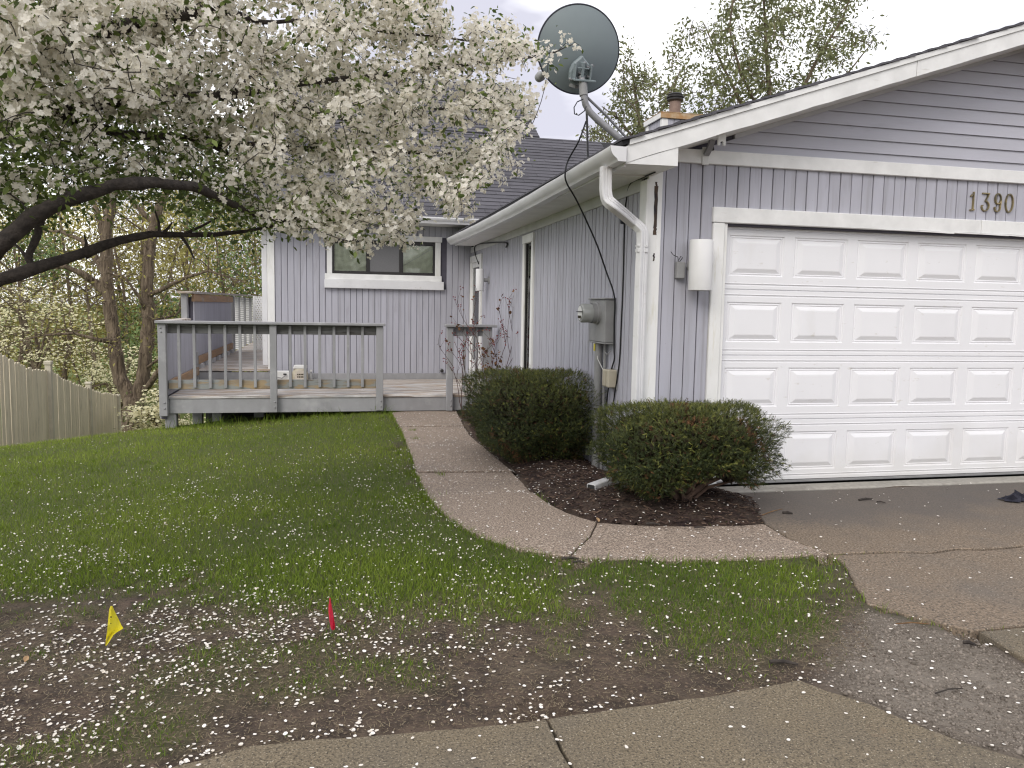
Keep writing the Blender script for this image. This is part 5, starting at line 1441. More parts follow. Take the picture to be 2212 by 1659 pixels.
# ---- clipped yews
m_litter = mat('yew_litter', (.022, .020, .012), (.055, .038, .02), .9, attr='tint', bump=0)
def yew(label, c, rad, n_sprig, trunk_top, pw=2.6, undercut=.35, notch=False):
    c = np.asarray(c, float); rx, ry, rz = rad
    base = np.array([c[0], c[1], float(ground(c[0], c[1]))+.05])
    t = thing('yew_shrub', label, 'shrub', tuple(base), 'clipped yew shrubs')
    d = rand_unit(n_sprig*2)
    d = d[(d[:, 2] > -.75)][:n_sprig]
    e = (np.abs(d[:, 0])**pw+np.abs(d[:, 1])**pw+np.abs(d[:, 2])**pw)**(-1/pw)
    rr = e*(1-.45*rng.random(len(d))**2.6)*(1+.05*np.sin(d[:, 0]*9+d[:, 1]*7)+.06*np.sin(d[:, 2]*11+d[:, 1]*5))
    rr *= 1+.018*rng.normal(size=len(d))
    P_ = d*rr[:, None]*np.array([rx, ry, rz])
    low = np.clip(-P_[:, 2]/rz, 0, 1)
    P_[:, :2] *= (1-undercut*low**1.5)[:, None]
    P_ = P_+c
    k = ~((P_[:, 0] > -.02) & (P_[:, 1] > -.03)) & (P_[:, 2] > mulch_z(P_[:, :2])+.02)
    if notch: k &= ~((P_[:, 2] < .33-.5*np.abs(P_[:, 0]-c[0]-.10)) & (P_[:, 1] < c[1]+.25))
    P_ = P_[k]; d = d[k]; rr = (rr/e)[k]; n = len(P_)
    D_ = d+np.array([0, 0, .25])+rand_unit(n)*.8; D_ /= np.linalg.norm(D_, axis=1, keepdims=True)
    A, B = frames(D_)
    L = .022+.026*rng.random(n); L = np.where(rng.random(n) < .015, L*1.7, L)
    K = 5
    vs = []
    for j in range(K):
        f = (j+.5)/K
        for sg in (1, -1):
            o = P_+D_*(L*f)[:, None]
            ndl = (A*sg+D_*(.55+.5*f)+B*(rng.random((n, 1))-.5)*.7)*(.015*(1.15-.4*f))
            wv = np.cross(ndl, D_+rand_unit(n)*.5); wv /= np.linalg.norm(wv, axis=1, keepdims=True)+1e-9
            vs += [o-wv*.0019, o+wv*.0019, o+ndl]
    V = np.stack(vs, 1)
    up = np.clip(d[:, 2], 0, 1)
    tint = np.clip(.03+.22*rng.random(n)**2+.60*up**2*rng.random(n)+(.25+.5*rng.random(n))*(rng.random(n) < .10)*(rr > .88), 0, 1)  # some outermost sprigs tinted brighter as painted highlights
    brown = (rng.random(n) < .02+.16*(low[k] > .45)*(rng.random(n) < .6)) | ((vnoise(P_[:, 0]*1.0+P_[:, 2], P_[:, 1]+P_[:, 2]*.7, 9.0) > .90))
    tris = [(3*i, 3*i+1, 3*i+2) for i in range(2*K)]
    cloud('foliage', V[~brown], tris, m_yew, t, tint[~brown], 'stuff')
    cloud('dead_foliage', V[brown], tris, m_yewbr, t, rng.random(int(brown.sum())), 'stuff')
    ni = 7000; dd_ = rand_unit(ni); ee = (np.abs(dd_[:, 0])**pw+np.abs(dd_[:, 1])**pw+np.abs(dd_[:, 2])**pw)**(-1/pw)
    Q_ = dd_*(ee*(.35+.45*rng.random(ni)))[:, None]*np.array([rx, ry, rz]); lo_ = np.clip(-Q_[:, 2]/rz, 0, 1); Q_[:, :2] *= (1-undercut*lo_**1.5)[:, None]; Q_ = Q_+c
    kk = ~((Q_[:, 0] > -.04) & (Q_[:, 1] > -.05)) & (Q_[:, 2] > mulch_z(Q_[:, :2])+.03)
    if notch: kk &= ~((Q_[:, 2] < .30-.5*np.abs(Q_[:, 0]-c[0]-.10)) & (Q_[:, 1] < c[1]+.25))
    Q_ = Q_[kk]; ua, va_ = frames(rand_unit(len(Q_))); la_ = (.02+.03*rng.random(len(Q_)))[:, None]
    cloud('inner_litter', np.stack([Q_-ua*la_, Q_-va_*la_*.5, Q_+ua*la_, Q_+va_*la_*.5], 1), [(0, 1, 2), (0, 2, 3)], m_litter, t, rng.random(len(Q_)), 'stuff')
    # limbs
    for i in range(11):
        a = i/11*6.283+random.uniform(-.3, .3); rr_ = random.uniform(.45, .8)
        tip = c+np.array([rx*rr_*math.cos(a), ry*rr_*math.sin(a), rz*random.uniform(-.3, .6)])
        tip[1] = min(tip[1], -.06) if tip[0] > 0 else tip[1]
        mid = base*.45+tip*.55+np.array([0, 0, -.06])
        MB().tube([base+np.array([random.uniform(-.05, .05), random.uniform(-.05, .05), -.06]), base*.8+mid*.2, mid, tip], [.030, .026, .015, .005], 7).build('limb', m_yewbark, t, True)
    mb = MB()
    for i in range(150):
        a = random.uniform(0, 6.283); s_ = random.uniform(.3, .85)
        p0 = c+np.array([rx*.3*math.cos(a), ry*.3*math.sin(a), rz*random.uniform(-.6, .2)])
        p1 = c+np.array([rx*s_*math.cos(a+.4), ry*s_*math.sin(a+.4), rz*random.uniform(-.6, .7)])
        if p1[0] > -.03 and p1[1] > -.04: continue
        mb.tube([p0, (p0+p1)/2+np.array([0, 0, .03]), p1], [.006, .004, .002], 4)
    mb.build('twigs', m_yewbark, t, kind='stuff')
    return t
yew('boxy clipped yew beside the path in front of the meter', (-.475, 1.62, .365), (.56, .86, .425), 22000, .3, 5.5, .50)
yt = yew('rounded yew at the garage corner with bare limbs showing', (.115, -.56, .405), (.58, .44, .325), 19000, .3, 5.0, .32, True)
for (pa, pb, pc, r_) in (((1480, 1078), (1515, 1048), (1585, 1020), .022), ((1500, 1076), (1530, 1052), (1600, 1035), .014), ((1478, 1080), (1470, 1050), (1440, 1020), .016), ((1490, 1080), (1500, 1045), (1530, 1010), .014)):
    MB().tube([onY(*pa, -.66), onY(*pb, -.70), onY(*pc, -.62)], [r_, r_*.85, r_*.45], 8).build('limb', m_yewbark, yt, True)

# ---- leggy rose bush with hips behind the first yew
rose = thing('rose_bush', 'bare rose bush with red hips in front of the deck', 'shrub', (-.55, 4.7, -.05))
mb = MB(); hips = []; lv = []
def cane(p, d, L, r, lvl):
    pts = [p]; n = 6
    for i in range(n):
        d = d+np.array([random.uniform(-.16, .16), random.uniform(-.16, .16), random.uniform(-.05, .08)]); d /= np.linalg.norm(d)
        pts.append(pts[-1]+d*L/n)
        if lvl < 2 and i > 0 and random.random() < .62:
            sd = d+np.array([random.uniform(-.9, .9), random.uniform(-.7, .7), random.uniform(0, .5)]); sd /= np.linalg.norm(sd)
            cane(pts[-1], sd, L*random.uniform(.25, .5), r*.6, lvl+1)
    mb.tube(pts, [r*(1-.65*i/n) for i in range(n+1)], 5)
    (hips if random.random() < .7 else lv).append(pts[-1])
for (px, py, tx, ty, L) in ((1000, 880, 985, 730, .8), (1010, 880, 1015, 740, .85), (1040, 850, 1050, 720, .95), (1060, 840, 1085, 690, 1.05), (1075, 840, 1105, 690, 1.1), (1050, 860, 1030, 735, .9), (1085, 850, 1120, 760, .7), (1005, 900, 972, 790, .7), (1020, 880, 1000, 760, .8)):
    a = onY(px, py, 4.7+random.uniform(-.15, .15)); a[2] = float(ground(a[0], a[1])); b_ = onY(tx, ty, 4.7+random.uniform(-.25, .2))
    d = b_-a; LL = np.linalg.norm(d); cane(a, d/LL, LL*1.0, .007, 0)
mb.build('canes', m_stem, rose)
mb = MB()
for h_ in hips:
    for k in range(random.randint(1, 4)):
        q = h_+np.array([random.uniform(-.03, .03), random.uniform(-.03, .03), random.uniform(-.03, .02)]); mb.lathe(q, (random.uniform(-.5, .5), random.uniform(-.5, .5), 1), [(0, -.008), (.007, -.004), (.008, .002), (.004, .008), (0, .009)], 6)
mb.build('hips', m_hip, rose, kind='stuff')
C = np.array(lv+hips[::3]+[onY(1062+random.uniform(-22, 22), 785+random.uniform(-30, 30), 4.6) for _ in range(70)]); n = len(C)
leaf_cloud('dry_leaves', C, rand_unit(n), .03+.03*rng.random(n), .7, m_yewbr, rose, rng.random(n))

# ---- generic growth: boughs given, twigs reach out to scattered points
def grow(boughs, targets, r_twig=.009, r_tip=.0022, step=.16, sag=.05, limit=None):
    nodes = []; nr_ = []
    for P_, r_ in boughs:
        for i in range(len(P_)-1):
            n = max(1, int(np.linalg.norm(P_[i+1]-P_[i])/step))
            for k in range(n): nodes.append(P_[i]+(P_[i+1]-P_[i])*k/n); nr_.append(r_[i]+(r_[i+1]-r_[i])*k/n)
        nodes.append(P_[-1]); nr_.append(r_[-1])
    cap_ = len(nodes)+len(targets)*5+10
    A = np.zeros((cap_, 3)); RR = np.zeros(cap_); m = len(nodes); A[:m] = nodes; RR[:m] = nr_
    d0 = np.array([np.min(np.sum((A[:m]-t)**2, 1)) for t in targets]); order = np.argsort(d0)
    tw = []; ends = np.zeros((len(targets), 3))
    for i in order:
        t = targets[i]; dd = np.sum((A[:m]-t)**2, 1); j = int(np.argmin(dd)); p = A[j]; L = math.sqrt(dd[j])
        if limit and L > limit: ends[i] = 0; continue
        side = rng.normal(size=3)*.10*L; k = max(3, min(6, int(L/.12)+2)); pts = []
        for s in range(k+1):
            f = s/k; pts.append(p+(t-p)*f+side*math.sin(math.pi*f)+np.array([0, 0, sag*L*math.sin(math.pi*f)]))
        r0 = min(RR[j]*.75, r_twig*(0.5+L)); r0 = max(r0, r_tip*1.3)
        rs = [r0+(r_tip-r0)*(s/k) for s in range(k+1)]
        tw.append((pts, rs)); ends[i] = (pts[-1]-pts[-2])/(np.linalg.norm(pts[-1]-pts[-2])+1e-9)
        for s in range(1, k+1):
            if m < cap_: A[m] = pts[s]; RR[m] = rs[s]; m += 1
    return tw, ends

# ---- the blossoming crab apple in front, trunk out of the picture on the left
def pxbough(rows): return [onD(a, b, c) for a, b, c, d in rows], [d for a, b, c, d in rows]
crab_base = np.array([-4.55, -2.35, 0]); crab_base[2] = float(ground(*crab_base[:2]))
fork = np.array([-4.45, -2.25, 1.05])
BA = pxbough([(0, 528, 3.3, .038), (67, 470, 3.3, .036), (150, 428, 3.3, .033), (250, 400, 3.35, .029), (333, 395, 3.45, .026), (417, 403, 3.6, .023), (467, 423, 3.8, .019), (533, 457, 4.3, .015), (587, 473, 4.4, .010), (660, 480, 4.5, .006)])
BB = pxbough([(0, 604, 3.7, .030), (104, 570, 3.85, .028), (195, 541, 4.0, .025), (260, 520, 4.1, .022), (325, 507, 4.2, .019), (443, 507, 4.35, .014), (521, 502, 4.5, .010), (576, 492, 4.6, .008), (640, 470, 4.7, .005)])
BC = pxbough([(-120, 240, 3.4, .045), (60, 120, 3.4, .040), (200, 70, 3.6, .036), (320, 45, 3.8, .033), (417, 28, 3.9, .030), (493, -6, 4.0, .024), (600, -70, 4.1, .016)])
BD = pxbough([(417, 30, 3.9, .020), (493, 23, 4.05, .015), (567, 50, 4.2, .012), (643, 43, 4.35, .010), (760, 60, 4.6, .009), (900, 75, 4.9, .007), (1040, 90, 5.2, .005)])
BE = pxbough([(-100, 330, 3.6, .040), (100, 240, 3.7, .034), (300, 215, 3.9, .028), (500, 205, 4.2, .024), (640, 180, 4.5, .020), (800, 165, 4.8, .014), (1000, 140, 5.2, .010), (1130, 125, 5.5, .007), (1200, 112, 5.65, .005), (1240, 95, 5.75, .003)])
BF = pxbough([(100, 240, 3.7, .028), (260, 290, 4.0, .024), (430, 300, 4.3, .020), (620, 320, 4.7, .016), (800, 330, 5.0, .012), (960, 330, 5.3, .008), (1080, 340, 5.5, .005)])
BG = pxbough([(500, 205, 4.2, .018), (560, 150, 4.4, .016), (640, 230, 4.6, .014), (760, 260, 4.9, .011), (920, 235, 5.2, .008), (1100, 235, 5.5, .005)])
BH = pxbough([(430, 300, 4.3, .016), (560, 370, 4.6, .013), (700, 430, 4.9, .010), (800, 470, 5.1, .007), (860, 500, 5.2, .005)])
trunk = ([crab_base-np.array([0, 0, .1]), crab_base+np.array([.02, .03, .4]), crab_base+np.array([.06, .06, .8]), fork, fork+np.array([.02, .02, .07]), fork+np.array([.03, .03, .11])], [.14, .115, .105, .10, .075, .02])
def join(b, *mid):
    P_, r_ = b; m0 = np.asarray(mid[0]); return [fork-np.array([0, 0, .16]), fork*.6+m0*.4]+[np.asarray(m_) for m_ in mid]+P_, [.085, r_[0]*1.6]+[r_[0]*1.2]*len(mid)+r_
boughs = [trunk, join(BA, onD(-90, 640, 3.7)), join(BB, onD(-80, 650, 3.65)), join(BC, onD(-260, 420, 3.45)), BD, join(BE, onD(-250, 440, 3.55)), BF, BG, BH]
SB = pxbough([(65, 570, 3.8, .018), (62, 545, 3.8, .018), (80, 510, 3.82, .018), (88, 480, 3.82, .016), (84, 462, 3.8, .015)])
boughs.append(SB)
crab = thing('crab_apple_tree', 'white blossoming crab apple tree overhanging the lawn', 'tree', tuple(crab_base))
OUT = [(-160, -120), (990, -120), (955, 25), (985, 70), (1035, 45), (1118, 38), (1105, 75), (1150, 100), (1250, 82), (1255, 100), (1200, 128), (1120, 165), (1130, 200), (1168, 232), (1140, 300), (1075, 330), (1132, 365), (1112, 395), (1030, 415), (1020, 455), (985, 470), (930, 462), (915, 480), (880, 535), (840, 520), (760, 545), (700, 520), (620, 500), (560, 470), (470, 425), (330, 385), (200, 380), (80, 400), (-160, 430)]
LOWP = [(-160, 380), (80, 380), (250, 370), (420, 395), (520, 450), (600, 480), (560, 520), (470, 470), (330, 440), (200, 440), (100, 470), (0, 510), (-160, 560)]
SKYH = [((600, 35), 55, 42), ((705, 5), 30, 35), ((450, 320), 22, 14), ((985, 190), 20, 18), ((130, 440), 14, 10), ((690, 115), 14, 14), ((335, 60), 8, 8), ((70, 425), 10, 8), ((1010, 260), 16, 16), ((690, 240), 10, 10)]
def sample_crown(poly, n, dfun, thick):
    q = np.asarray(poly, float); lo, hi = q.min(0), q.max(0); P_ = lo+rng.random((n*3, 2))*(hi-lo); P_ = P_[pip(P_, poly)]
    for (c_, a, b) in SKYH: P_ = P_[((P_[:, 0]-c_[0])/a)**2+((P_[:, 1]-c_[1])/b)**2 > 1]
    P_ = P_[:n]; dp = dfun(P_)+rng.normal(size=len(P_))*thick
    return np.array([onD(a, b, c_) for (a, b), c_ in zip(P_, dp)])
dfun = lambda P_: 3.6+1.9*np.clip(P_[:, 0], 0, 1300)/1200-.65*np.clip((250-P_[:, 1])/300, 0, 1)*np.clip(1-P_[:, 0]/500, 0, 1)
TG = sample_crown(OUT, 2750, dfun, .36)
TL = sample_crown(LOWP, 230, lambda P_: dfun(P_)+.75, .3)
targets = np.concatenate([TG, TL])
dlim = ((targets-CAM) @ FW) > 2.4
isb = np.concatenate([np.ones(len(TG), bool), np.zeros(len(TL), bool)])[dlim]; targets = targets[dlim]
_d = (targets-CAM) @ FW; _uv = np.column_stack([((targets-CAM) @ RT)/_d*FD+1106, 829.5-((targets-CAM) @ UP)/_d*FD])
LEAFY = [(-160, 255), (0, 250), (150, 248), (300, 275), (430, 315), (540, 375), (600, 440), (600, 495), (470, 435), (330, 395), (200, 390), (80, 405), (-160, 435)]
isb &= ~(pip(_uv, LEAFY) & (rng.random(len(targets)) < .72))          # the shaded lower boughs carry leaves, few flowers
tw, ends = grow(boughs, targets, .0085, .0018, .15, .04)
mb = MB()
for P_, r_ in boughs:
    # knobbly bark: resample and wobble
    pts = []; rs = []
    for i in range(len(P_)-1):
        k = max(2, int(np.linalg.norm(P_[i+1]-P_[i])/.06))
        for s in range(k):
            f = s/k; pts.append(P_[i]+(P_[i+1]-P_[i])*f+rng.normal(size=3)*.0025); rs.append((r_[i]+(r_[i+1]-r_[i])*f)*(1+.07*rng.normal()))
    pts.append(P_[-1]); rs.append(r_[-1])
    mb.tube(pts, rs, 10)
for (px, py, tx, ty, d_) in ((185, 541, 182, 508, 3.98), (345, 505, 335, 455, 4.22), (350, 505, 372, 480, 4.22), (390, 508, 420, 560, 4.3), (60, 560, 25, 520, 3.8), (200, 545, 185, 560, 4.0), (580, 490, 690, 470, 4.6), (395, 507, 470, 470, 4.3)):
    mb.tube([onD(px, py, d_), onD((px+tx)/2+3, (py+ty)/2, d_), onD(tx, ty, d_)], [.010, .007, .004], 6)
mb.build('trunk', m_bark, crab, True)
mb = MB()
for P_, r_ in tw: mb.tube(P_, r_, 5, caps=False)
me = mb.mesh('twigs', m_bark, fix=False); link_mesh('twigs', me, None, crab, kind='stuff')
# flowers in clusters round the twig ends
def flower_verts(C, N_, s):
    n = len(C); u, v = frames(N_); rows = [C-N_*s[:, None]*.06]
    for k in range(5):
        a = 2*math.pi*k/5
        e = u*math.cos(a)+v*math.sin(a); f = -u*math.sin(a)+v*math.cos(a)
        lift = (.12+.35*rng.random((n, 1)))
        L = s[:, None]*(.9+.2*rng.random((n, 1)))
        for (rr_, ww, ll) in ((.48, .40, .35), (.96, .27, 1.0), (.96, -.27, 1.0), (.48, -.40, .35)):
            rows.append(C+e*L*rr_+f*L*ww+N_*L*lift*ll)
    return np.stack(rows, 1)
FT = []
for k in range(5):
    b_ = 1+4*k
    FT += [(0, b_+3, b_+2), (0, b_+2, b_+1), (0, b_+1, b_)]
nb = isb.sum()
per = np.where(isb, rng.integers(13, 24, len(targets)), rng.integers(0, 2, len(targets)))
ci = np.repeat(np.arange(len(targets)), per)
n = len(ci)
off = rand_unit(n)*(rng.random((n, 1))**.5)*np.array([.062, .062, .055])
back = ends[ci]*(rng.random((n, 1))*.17)
C = targets[ci]+off-back
N_ = off/np.linalg.norm(off, axis=1, keepdims=True)*1.0+np.array([0, 0, .35])+rand_unit(n)*.55+np.array([.05, -.35, 0]); N_ /= np.linalg.norm(N_, axis=1, keepdims=True)
size = .0122+.005*rng.random(n)
clus_t = rng.random(len(targets))
tint = np.clip(.55+.45*clus_t[ci]+.4*(rng.random(n)-.5), 0, 1)
V = flower_verts(C, N_, size)
dpt = (C-CAM) @ FW; u2 = ((C-CAM) @ RT)/dpt*FD+1106; v2 = 829.5-((C-CAM) @ UP)/dpt*FD
inview = (u2 > 5) & (u2 < 1260) & (v2 > 5) & (v2 < 560)
rank = np.argsort(np.where(inview, dpt, 99))[:300]
sel = np.zeros(n, bool); sel[rank] = True
cloud('blossoms', V[~sel], FT, m_petal, crab, tint[~sel], 'stuff')
for i in rank:
    c_ = C[i]; me = bpy.data.meshes.new('blossom')
    me.from_pydata([tuple(p) for p in (V[i]-c_)], [], FT)
    a = me.attributes.new('tint', 'FLOAT', 'POINT'); a.data.foreach_set('value', np.full(len(V[i]), tint[i], np.float32))
    link_mesh('blossom', me, m_petal, crab, tuple(c_))
print('flowers', n)
per = np.where(isb, rng.integers(2, 7, len(targets)), rng.integers(9, 18, len(targets)))
ci = np.repeat(np.arange(len(targets)), per); n = len(ci)
sp_ = np.where(isb[ci], 1.0, 1.7)[:, None]
off = rand_unit(n)*(rng.random((n, 1))**.5)*.085*sp_
C = targets[ci]+off-ends[ci]*(rng.random((n, 1))*.22)
N_ = np.array([0, 0, .8])+rand_unit(n)*.9; N_ /= np.linalg.norm(N_, axis=1, keepdims=True)
Dl = off+rand_unit(n)*.06+np.array([0, 0, -.02])
leaf_cloud('leaves', C, N_, .026+.022*rng.random(n), .52, m_leaf, crab, np.clip(rng.random(n)**1.4*.85+.1*rng.random(n), 0, 1), .3, D=Dl)
print('crab leaves', n)

# ================================================================== BACKGROUND
def far_tree(name, label, boughs, targets, leaf_n, leaf_size, m_l, spread, bark, group=None, r_twig=.03, droop=.0, r_tip=.010, asp=.45, step=.6):
    t = thing(name, label, 'tree', tuple(boughs[0][0][0]), group)
    tw, ends = grow(boughs, targets, r_twig, r_tip, step, .05)
    mb = MB()
    for P_, r_ in boughs:
        pts = []; rs = []
        for i in range(len(P_)-1):
            k = 5
            for s in range(k):
                f = s/k; pts.append(P_[i]+(P_[i+1]-P_[i])*f+rng.normal(size=3)*r_[i]*.08); rs.append((r_[i]+(r_[i+1]-r_[i])*f)*(1+.05*rng.normal()))
        pts.append(P_[-1]); rs.append(r_[-1]); mb.tube(pts, rs, 10)
    mb.build('trunk', bark, t, True)
    mb = MB()
    for P_, r_ in tw: mb.tube(P_, r_, 4, caps=False)
    link_mesh('branches', mb.mesh('branches', bark, fix=False), None, t, kind='stuff')
    if leaf_n:
        ci = rng.integers(0, len(targets), leaf_n)
        C = targets[ci]-ends[ci]*(rng.random((leaf_n, 1))*spread*2)+rng.normal(size=(leaf_n, 3))*spread*.5
        N_ = rand_unit(leaf_n)+np.array([0, -.2, .4]); N_ /= np.linalg.norm(N_, axis=1, keepdims=True)
        D_ = rand_unit(leaf_n)+np.array([0, 0, -droop])
        leaf_cloud('crown', C, N_, leaf_size*(.7+.6*rng.random(leaf_n)), asp, m_l, t, np.clip(rng.random(leaf_n)*.8+.2*rng.random(len(targets))[ci], 0, 1), .2, D=D_)
    return t
def crown_targets(poly, n, depth, thick):
    q = np.asarray(poly, float); lo, hi = q.min(0), q.max(0); P_ = lo+rng.random((n*4, 2))*(hi-lo); P_ = P_[pip(P_, poly)][:n]
    return np.array([onD(a, b, depth+rng.normal()*thick) for a, b in P_])

# trees behind the garage roof
d_ = 27
bo = [pxbough([(1690, 620, d_, .20), (1680, 420, d_, .17), (1672, 300, d_, .13), (1662, 200, d_, .09), (1655, 100, d_, .06), (1650, 0, d_, .04), (1648, -80, d_, .02)]),
      pxbough([(1676, 330, d_, .10), (1720, 220, d_-.5, .07), (1770, 120, d_-.8, .05), (1820, 40, d_-1, .03), (1850, -40, d_-1, .02)]),
      pxbough([(1680, 380, d_, .09), (1760, 250, d_+.6, .06), (1830, 160, d_+1, .035), (1885, 90, d_+1.2, .015)]),
      pxbough([(1672, 340, d_, .09), (1610, 240, d_+.5, .06), (1560, 140, d_+.8, .04), (1520, 50, d_+1, .015)]),
      pxbough([(1670, 300, d_, .07), (1600, 160, d_-1, .045), (1575, 60, d_-1.2, .03), (1590, -40, d_-1.4, .02)])]
pol = [(1470, 300), (1450, 200), (1438, 110), (1500, 40), (1540, 70), (1590, -60), (1880, -60), (1850, 60), (1905, 82), (1850, 125), (1800, 150), (1770, 200), (1700, 230), (1600, 290)]
far_tree('leafy_tree', 'large pale green tree rising behind the garage roof', bo, crown_targets(pol, 520, d_, 1.5), 9500, .15, m_tleaf, .34, m_tbark, 'trees behind the roof', droop=.6)
d_ = 24
bo = [pxbough([(1395, 560, d_, .12), (1392, 400, d_, .10), (1385, 290, d_, .07), (1372, 200, d_, .04), (1362, 130, d_, .02)]),
      pxbough([(1390, 330, d_, .05), (1340, 260, d_, .03), (1300, 230, d_, .012)]), pxbough([(1388, 300, d_, .05), (1440, 220, d_, .03), (1470, 150, d_, .015)])]
pol = [(1262, 302), (1268, 280), (1300, 285), (1330, 215), (1318, 180), (1345, 120), (1358, 90), (1372, 130), (1405, 150), (1425, 190), (1460, 170), (1470, 290), (1440, 320)]
far_tree('leafy_tree', 'smaller pale green tree behind the satellite dish mast', bo, crown_targets(pol, 190, d_, 1.0), 3000, .13, m_tleaf, .26, m_tbark, 'trees behind the roof', droop=.6)

# forked bare tree beyond the fence
d_ = 22.0
bo = [pxbough([(290, 985, d_, .34), (289, 930, d_, .31), (290, 895, d_, .31), (292, 862, d_, .30)]),
      pxbough([(288, 880, d_, .21), (262, 820, d_, .195), (248, 760, d_, .185), (240, 690, d_, .175), (232, 620, d_, .165), (228, 560, d_, .16), (230, 500, d_, .155), (238, 450, d_, .14), (248, 400, d_, .10), (262, 320, d_, .06)]),
      pxbough([(296, 880, d_, .19), (308, 820, d_, .18), (316, 760, d_, .175), (320, 690, d_, .17), (318, 620, d_, .16), (322, 550, d_, .155), (328, 500, d_, .14), (345, 440, d_, .10), (372, 400, d_, .07), (410, 350, d_, .04)]),
      pxbough([(304, 850, d_, .09), (325, 828, d_-.3, .085), (348, 795, d_-.5, .07), (372, 750, d_-.6, .05), (400, 700, d_-.7, .03)]),
      pxbough([(236, 640, d_, .12), (205, 610, d_, .11), (175, 590, d_-.3, .08), (140, 575, d_-.5, .06), (90, 580, d_-.7, .04), (20, 590, d_-.8, .02)]),
      pxbough([(233, 600, d_, .11), (210, 560, d_+.3, .10), (180, 520, d_+.5, .07), (130, 500, d_+.6, .04), (60, 500, d_+.7, .02)]),
      pxbough([(230, 520, d_, .10), (215, 480, d_, .09), (205, 440, d_, .07), (200, 380, d_, .04)]),
      pxbough([(248, 740, d_, .07), (215, 735, d_-.6, .055), (160, 720, d_-.8, .04), (90, 725, d_-1.0, .025), (30, 740, d_-1, .012)]),
      pxbough([(318, 640, d_, .07), (350, 625, d_-.4, .06), (400, 600, d_-.6, .045), (450, 585, d_-.8, .03), (530, 610, d_-1, .015)]),
      pxbough([(318, 680, d_, .05), (300, 640, d_-.4, .045), (270, 600, d_-.5, .03), (235, 590, d_-.6, .02)]),
      pxbough([(320, 700, d_, .06), (345, 690, d_+.4, .05), (380, 680, d_+.6, .03), (420, 640, d_+.7, .015)]),
      pxbough([(328, 480, d_, .07), (300, 450, d_, .06), (275, 420, d_, .05), (250, 395, d_, .03)]),
      pxbough([(310, 800, d_, .04), (350, 770, d_-.5, .03), (395, 745, d_-.7, .02)])]
pol = [(-40, 560), (60, 470), (160, 400), (240, 370), (420, 360), (520, 420), (570, 560), (560, 640), (400, 640), (390, 720), (330, 760), (200, 800), (120, 770), (-40, 800)]
far_tree('forked_tree', 'bare forked tree with rough brown trunks beyond the fence', bo, crown_targets(pol, 1200, d_-.3, 1.1), 900, .10, m_wood, .3, m_tbark, None, .026, r_tip=.006, step=.4)
# pale flowering dogwoods on the slope below
def dogwood(label, poly, depth, n, thick, base_px, fl):
    T_ = crown_targets(poly, n, depth, thick); root = onD(*base_px, depth); gz = float(ground(root[0], root[1])); root2 = np.array([root[0], root[1], gz-.2])
    top = T_.mean(0)
    bo = [([root2, root2*.5+top*.5+np.array([.2, 0, 0]), top], [.10, .08, .04])]
    for k in range(5): bo.append(([root2*.4+top*.6, top*.6+T_[k*7]*.4, T_[k*7]], [.05, .03, .012]))
    t = far_tree('dogwood_tree', label, bo, T_, 0, .1, m_dog, .2, m_tbark, 'flowering dogwoods', .018, r_tip=.006, step=.4)
    ci = rng.integers(0, n, fl); C = T_[ci]+rng.normal(size=(fl, 3))*np.array([.22, .22, .07])
    N_ = np.array([0, -.25, 1.0])+rng.normal(size=(fl, 3))*.28; N_ /= np.linalg.norm(N_, axis=1, keepdims=True)
    V = flower_verts(C, N_, .028+.025*rng.random(fl)); cloud('flowers', V, FT, m_dog, t, np.clip(.35+.65*rng.random(fl), 0, 1), 'stuff')
    ng = fl//3; ci = rng.integers(0, n, ng); C = T_[ci]+rng.normal(size=(ng, 3))*.25
    leaf_cloud('crown', C, rand_unit(ng), .07+.05*rng.random(ng), .5, m_tleaf, t, rng.random(ng)*.8)
dogwood('white flowering dogwood above the left end of the fence', [(-60, 640), (60, 600), (150, 640), (215, 720), (235, 800), (150, 800), (80, 780), (-60, 760)], 25, 150, .9, (60, 1000), 1700)
dogwood('white flowering dogwood behind the forked tree trunk', [(180, 800), (240, 770), (300, 740), (330, 800), (330, 880), (200, 860), (150, 830)], 26.5, 90, .8, (250, 1010), 1300)
dogwood('low white flowering shrub seen under the deck corner', [(300, 880), (345, 840), (350, 930), (420, 925), (400, 900), (330, 960), (300, 950)], 20, 60, .5, (345, 960), 1500)

# mass of spring woods behind everything on the left
n_c = 620
cx_ = rng.uniform(-350, 760, n_c); cy_ = rng.uniform(425, 830, n_c); cd = rng.uniform(34, 58, n_c)
Cc = np.array([onD(a, b, c_) for a, b, c_ in zip(cx_, cy_, cd)])
yl = np.clip(.45+.3*np.sin(cx_*.018)+.25*rng.normal(size=n_c), 0, 1)
nl = 100000
ci = rng.integers(0, n_c, nl); C = Cc[ci]+rng.normal(size=(nl, 3))*np.array([1.0, 1.0, .75])
k = C[:, 2] > ground(C[:, 0], C[:, 1]); C = C[k]; ci = ci[k]
def quad_cloud(name, C, size, m, tint):
    n = len(C); u, v = frames(rand_unit(n)); s_ = size[:, None]
    return cloud(name, np.stack([C-u*s_, C-v*s_*.45, C+u*s_, C+v*s_*.45], 1), [(0, 1, 2), (0, 2, 3)], m, None, tint, 'stuff')
quad_cloud('spring_woods', C, .05+.09*rng.random(len(C)), m_wood, np.clip(yl[ci]*.75+.35*rng.random(len(C))-.05, 0, 1))
nl = 8000
n_g = 70
gx_ = np.concatenate([rng.uniform(420, 600, 30), rng.uniform(60, 130, 15), rng.uniform(260, 420, 25)]); gy_ = np.concatenate([rng.uniform(400, 640, 30), rng.uniform(520, 580, 15), rng.uniform(640, 800, 25)]); gd_ = rng.uniform(31, 36, n_g)
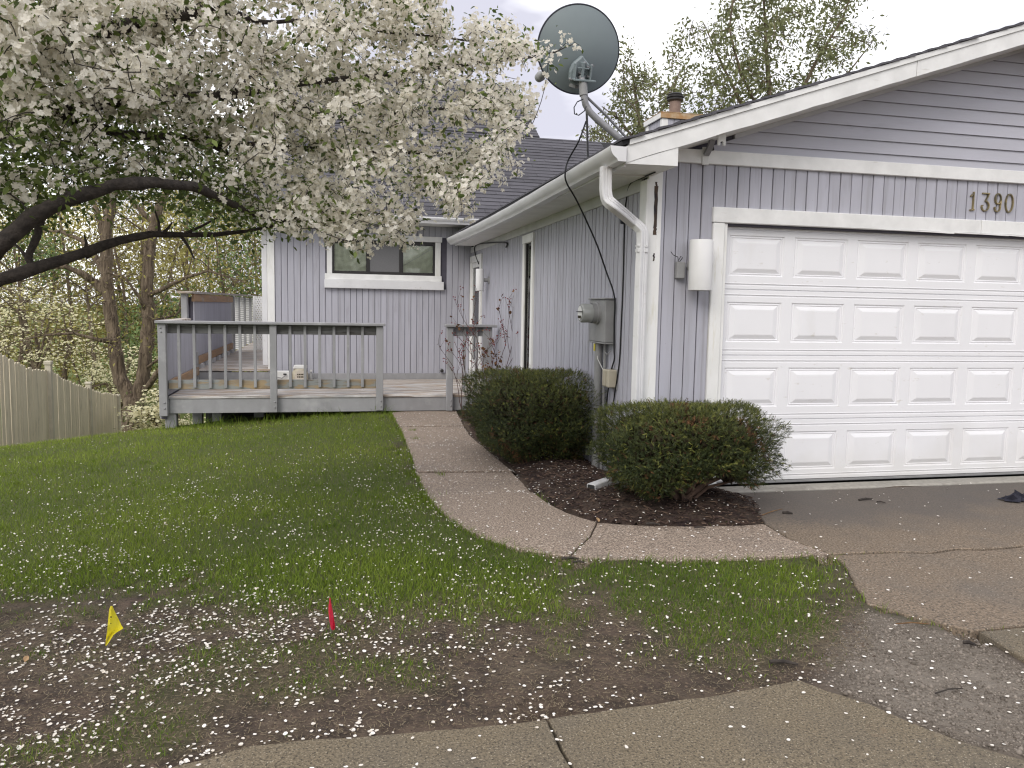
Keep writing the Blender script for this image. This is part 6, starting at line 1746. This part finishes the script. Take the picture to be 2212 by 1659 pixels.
Cg = np.array([onD(a, b, c_) for a, b, c_ in zip(gx_, gy_, gd_)])
ci = rng.integers(0, n_g, nl); C = Cg[ci]+rng.normal(size=(nl, 3))*np.array([.5, .5, .5])
quad_cloud('evergreen_thicket', C, .05+.07*rng.random(nl), m_woodg, rng.random(nl)*.9)
mb = MB()
for i in range(60):
    px = random.uniform(-200, 700); dd = random.uniform(32, 50); a = onD(px, 700, dd); a[2] = float(ground(a[0], a[1]))-.3; h_ = random.uniform(6, 13); r_ = random.uniform(.06, .16)
    tip = a+np.array([random.uniform(-1.5, 1.5), random.uniform(-1, 1), h_])
    mb.tube([a, a*.5+tip*.5+rng.normal(size=3)*.3, tip], [r_, r_*.7, r_*.25], 6)
    for k in range(9):
        f = random.uniform(.2, .95); p = a*(1-f)+tip*f; q_ = p+np.array([random.uniform(-2.5, 2.5), random.uniform(-1.5, 1.5), random.uniform(-.2, 1.6)])
        mb.tube([p, (p+q_)/2+np.array([0, 0, .25]), q_], [r_*.3, r_*.2, r_*.05], 4)
mb.build('woods_trunks', m_tbark, None, kind='stuff')

# ---- board fence falling down the slope on the left
fence = thing('board_fence', 'weathered tan board fence stepping down the slope on the left', 'fence', (-7.6, 9.5, -1.2))
fp = [(-220, 700, 11.6), (0, 762, 13.6), (60, 795, 14.9), (104, 800, 15.8), (160, 828, 17.4), (215, 848, 19.3), (262, 852, 21.0)]
tops = [onD(*p) for p in fp]
def fence_at(s):
    seg = []; acc = 0
    for i in range(len(tops)-1):
        L = np.linalg.norm(tops[i+1][:2]-tops[i][:2])
        if s <= acc+L or i == len(tops)-2: f = (s-acc)/L; return tops[i]+(tops[i+1]-tops[i])*f, (tops[i+1]-tops[i])/L
        acc += L
tot = sum(np.linalg.norm(tops[i+1][:2]-tops[i][:2]) for i in range(len(tops)-1))
s = 0
while s < tot-.14:
    p, t_ = fence_at(s+.066); an = math.atan2(t_[1], t_[0])
    zt = p[2]+random.uniform(-.02, .02); zb_ = min(float(ground(p[0], p[1]))-.1, zt-1.5)
    hh = zt-zb_
    me = MB().prism([(-.064, -.010, 0), (.064, -.010, 0), (.064, -.010, hh-.028), (.036, -.010, hh), (-.036, -.010, hh), (-.064, -.010, hh-.028)], (0, .02, 0)).mesh('picket', m_fence)
    o = link_mesh('picket', me, None, fence, (p[0], p[1]+random.uniform(-.006, .006), zb_)); o.rotation_euler = (0, random.uniform(-.008, .008), an)
    s += .137
for px, py, dd in ((94, 778, 15.6), (183, 822, 18.3), (246, 850, 20.5)):
    p = onD(px, py, dd)+FW*.16-np.array([0, 0, .06]); o = box('fence_post', (p[0]-.055, p[1]-.055, p[2]-1.6), (p[0]+.055, p[1]+.055, p[2]-.03), m_fencecap, fence, .005)
    box('post_cap', (p[0]-.07, p[1]-.07, p[2]-.029), (p[0]+.07, p[1]+.07, p[2]+.05 if px == 94 else p[2]+.03), m_fencecap, fence, .012)
print('done')
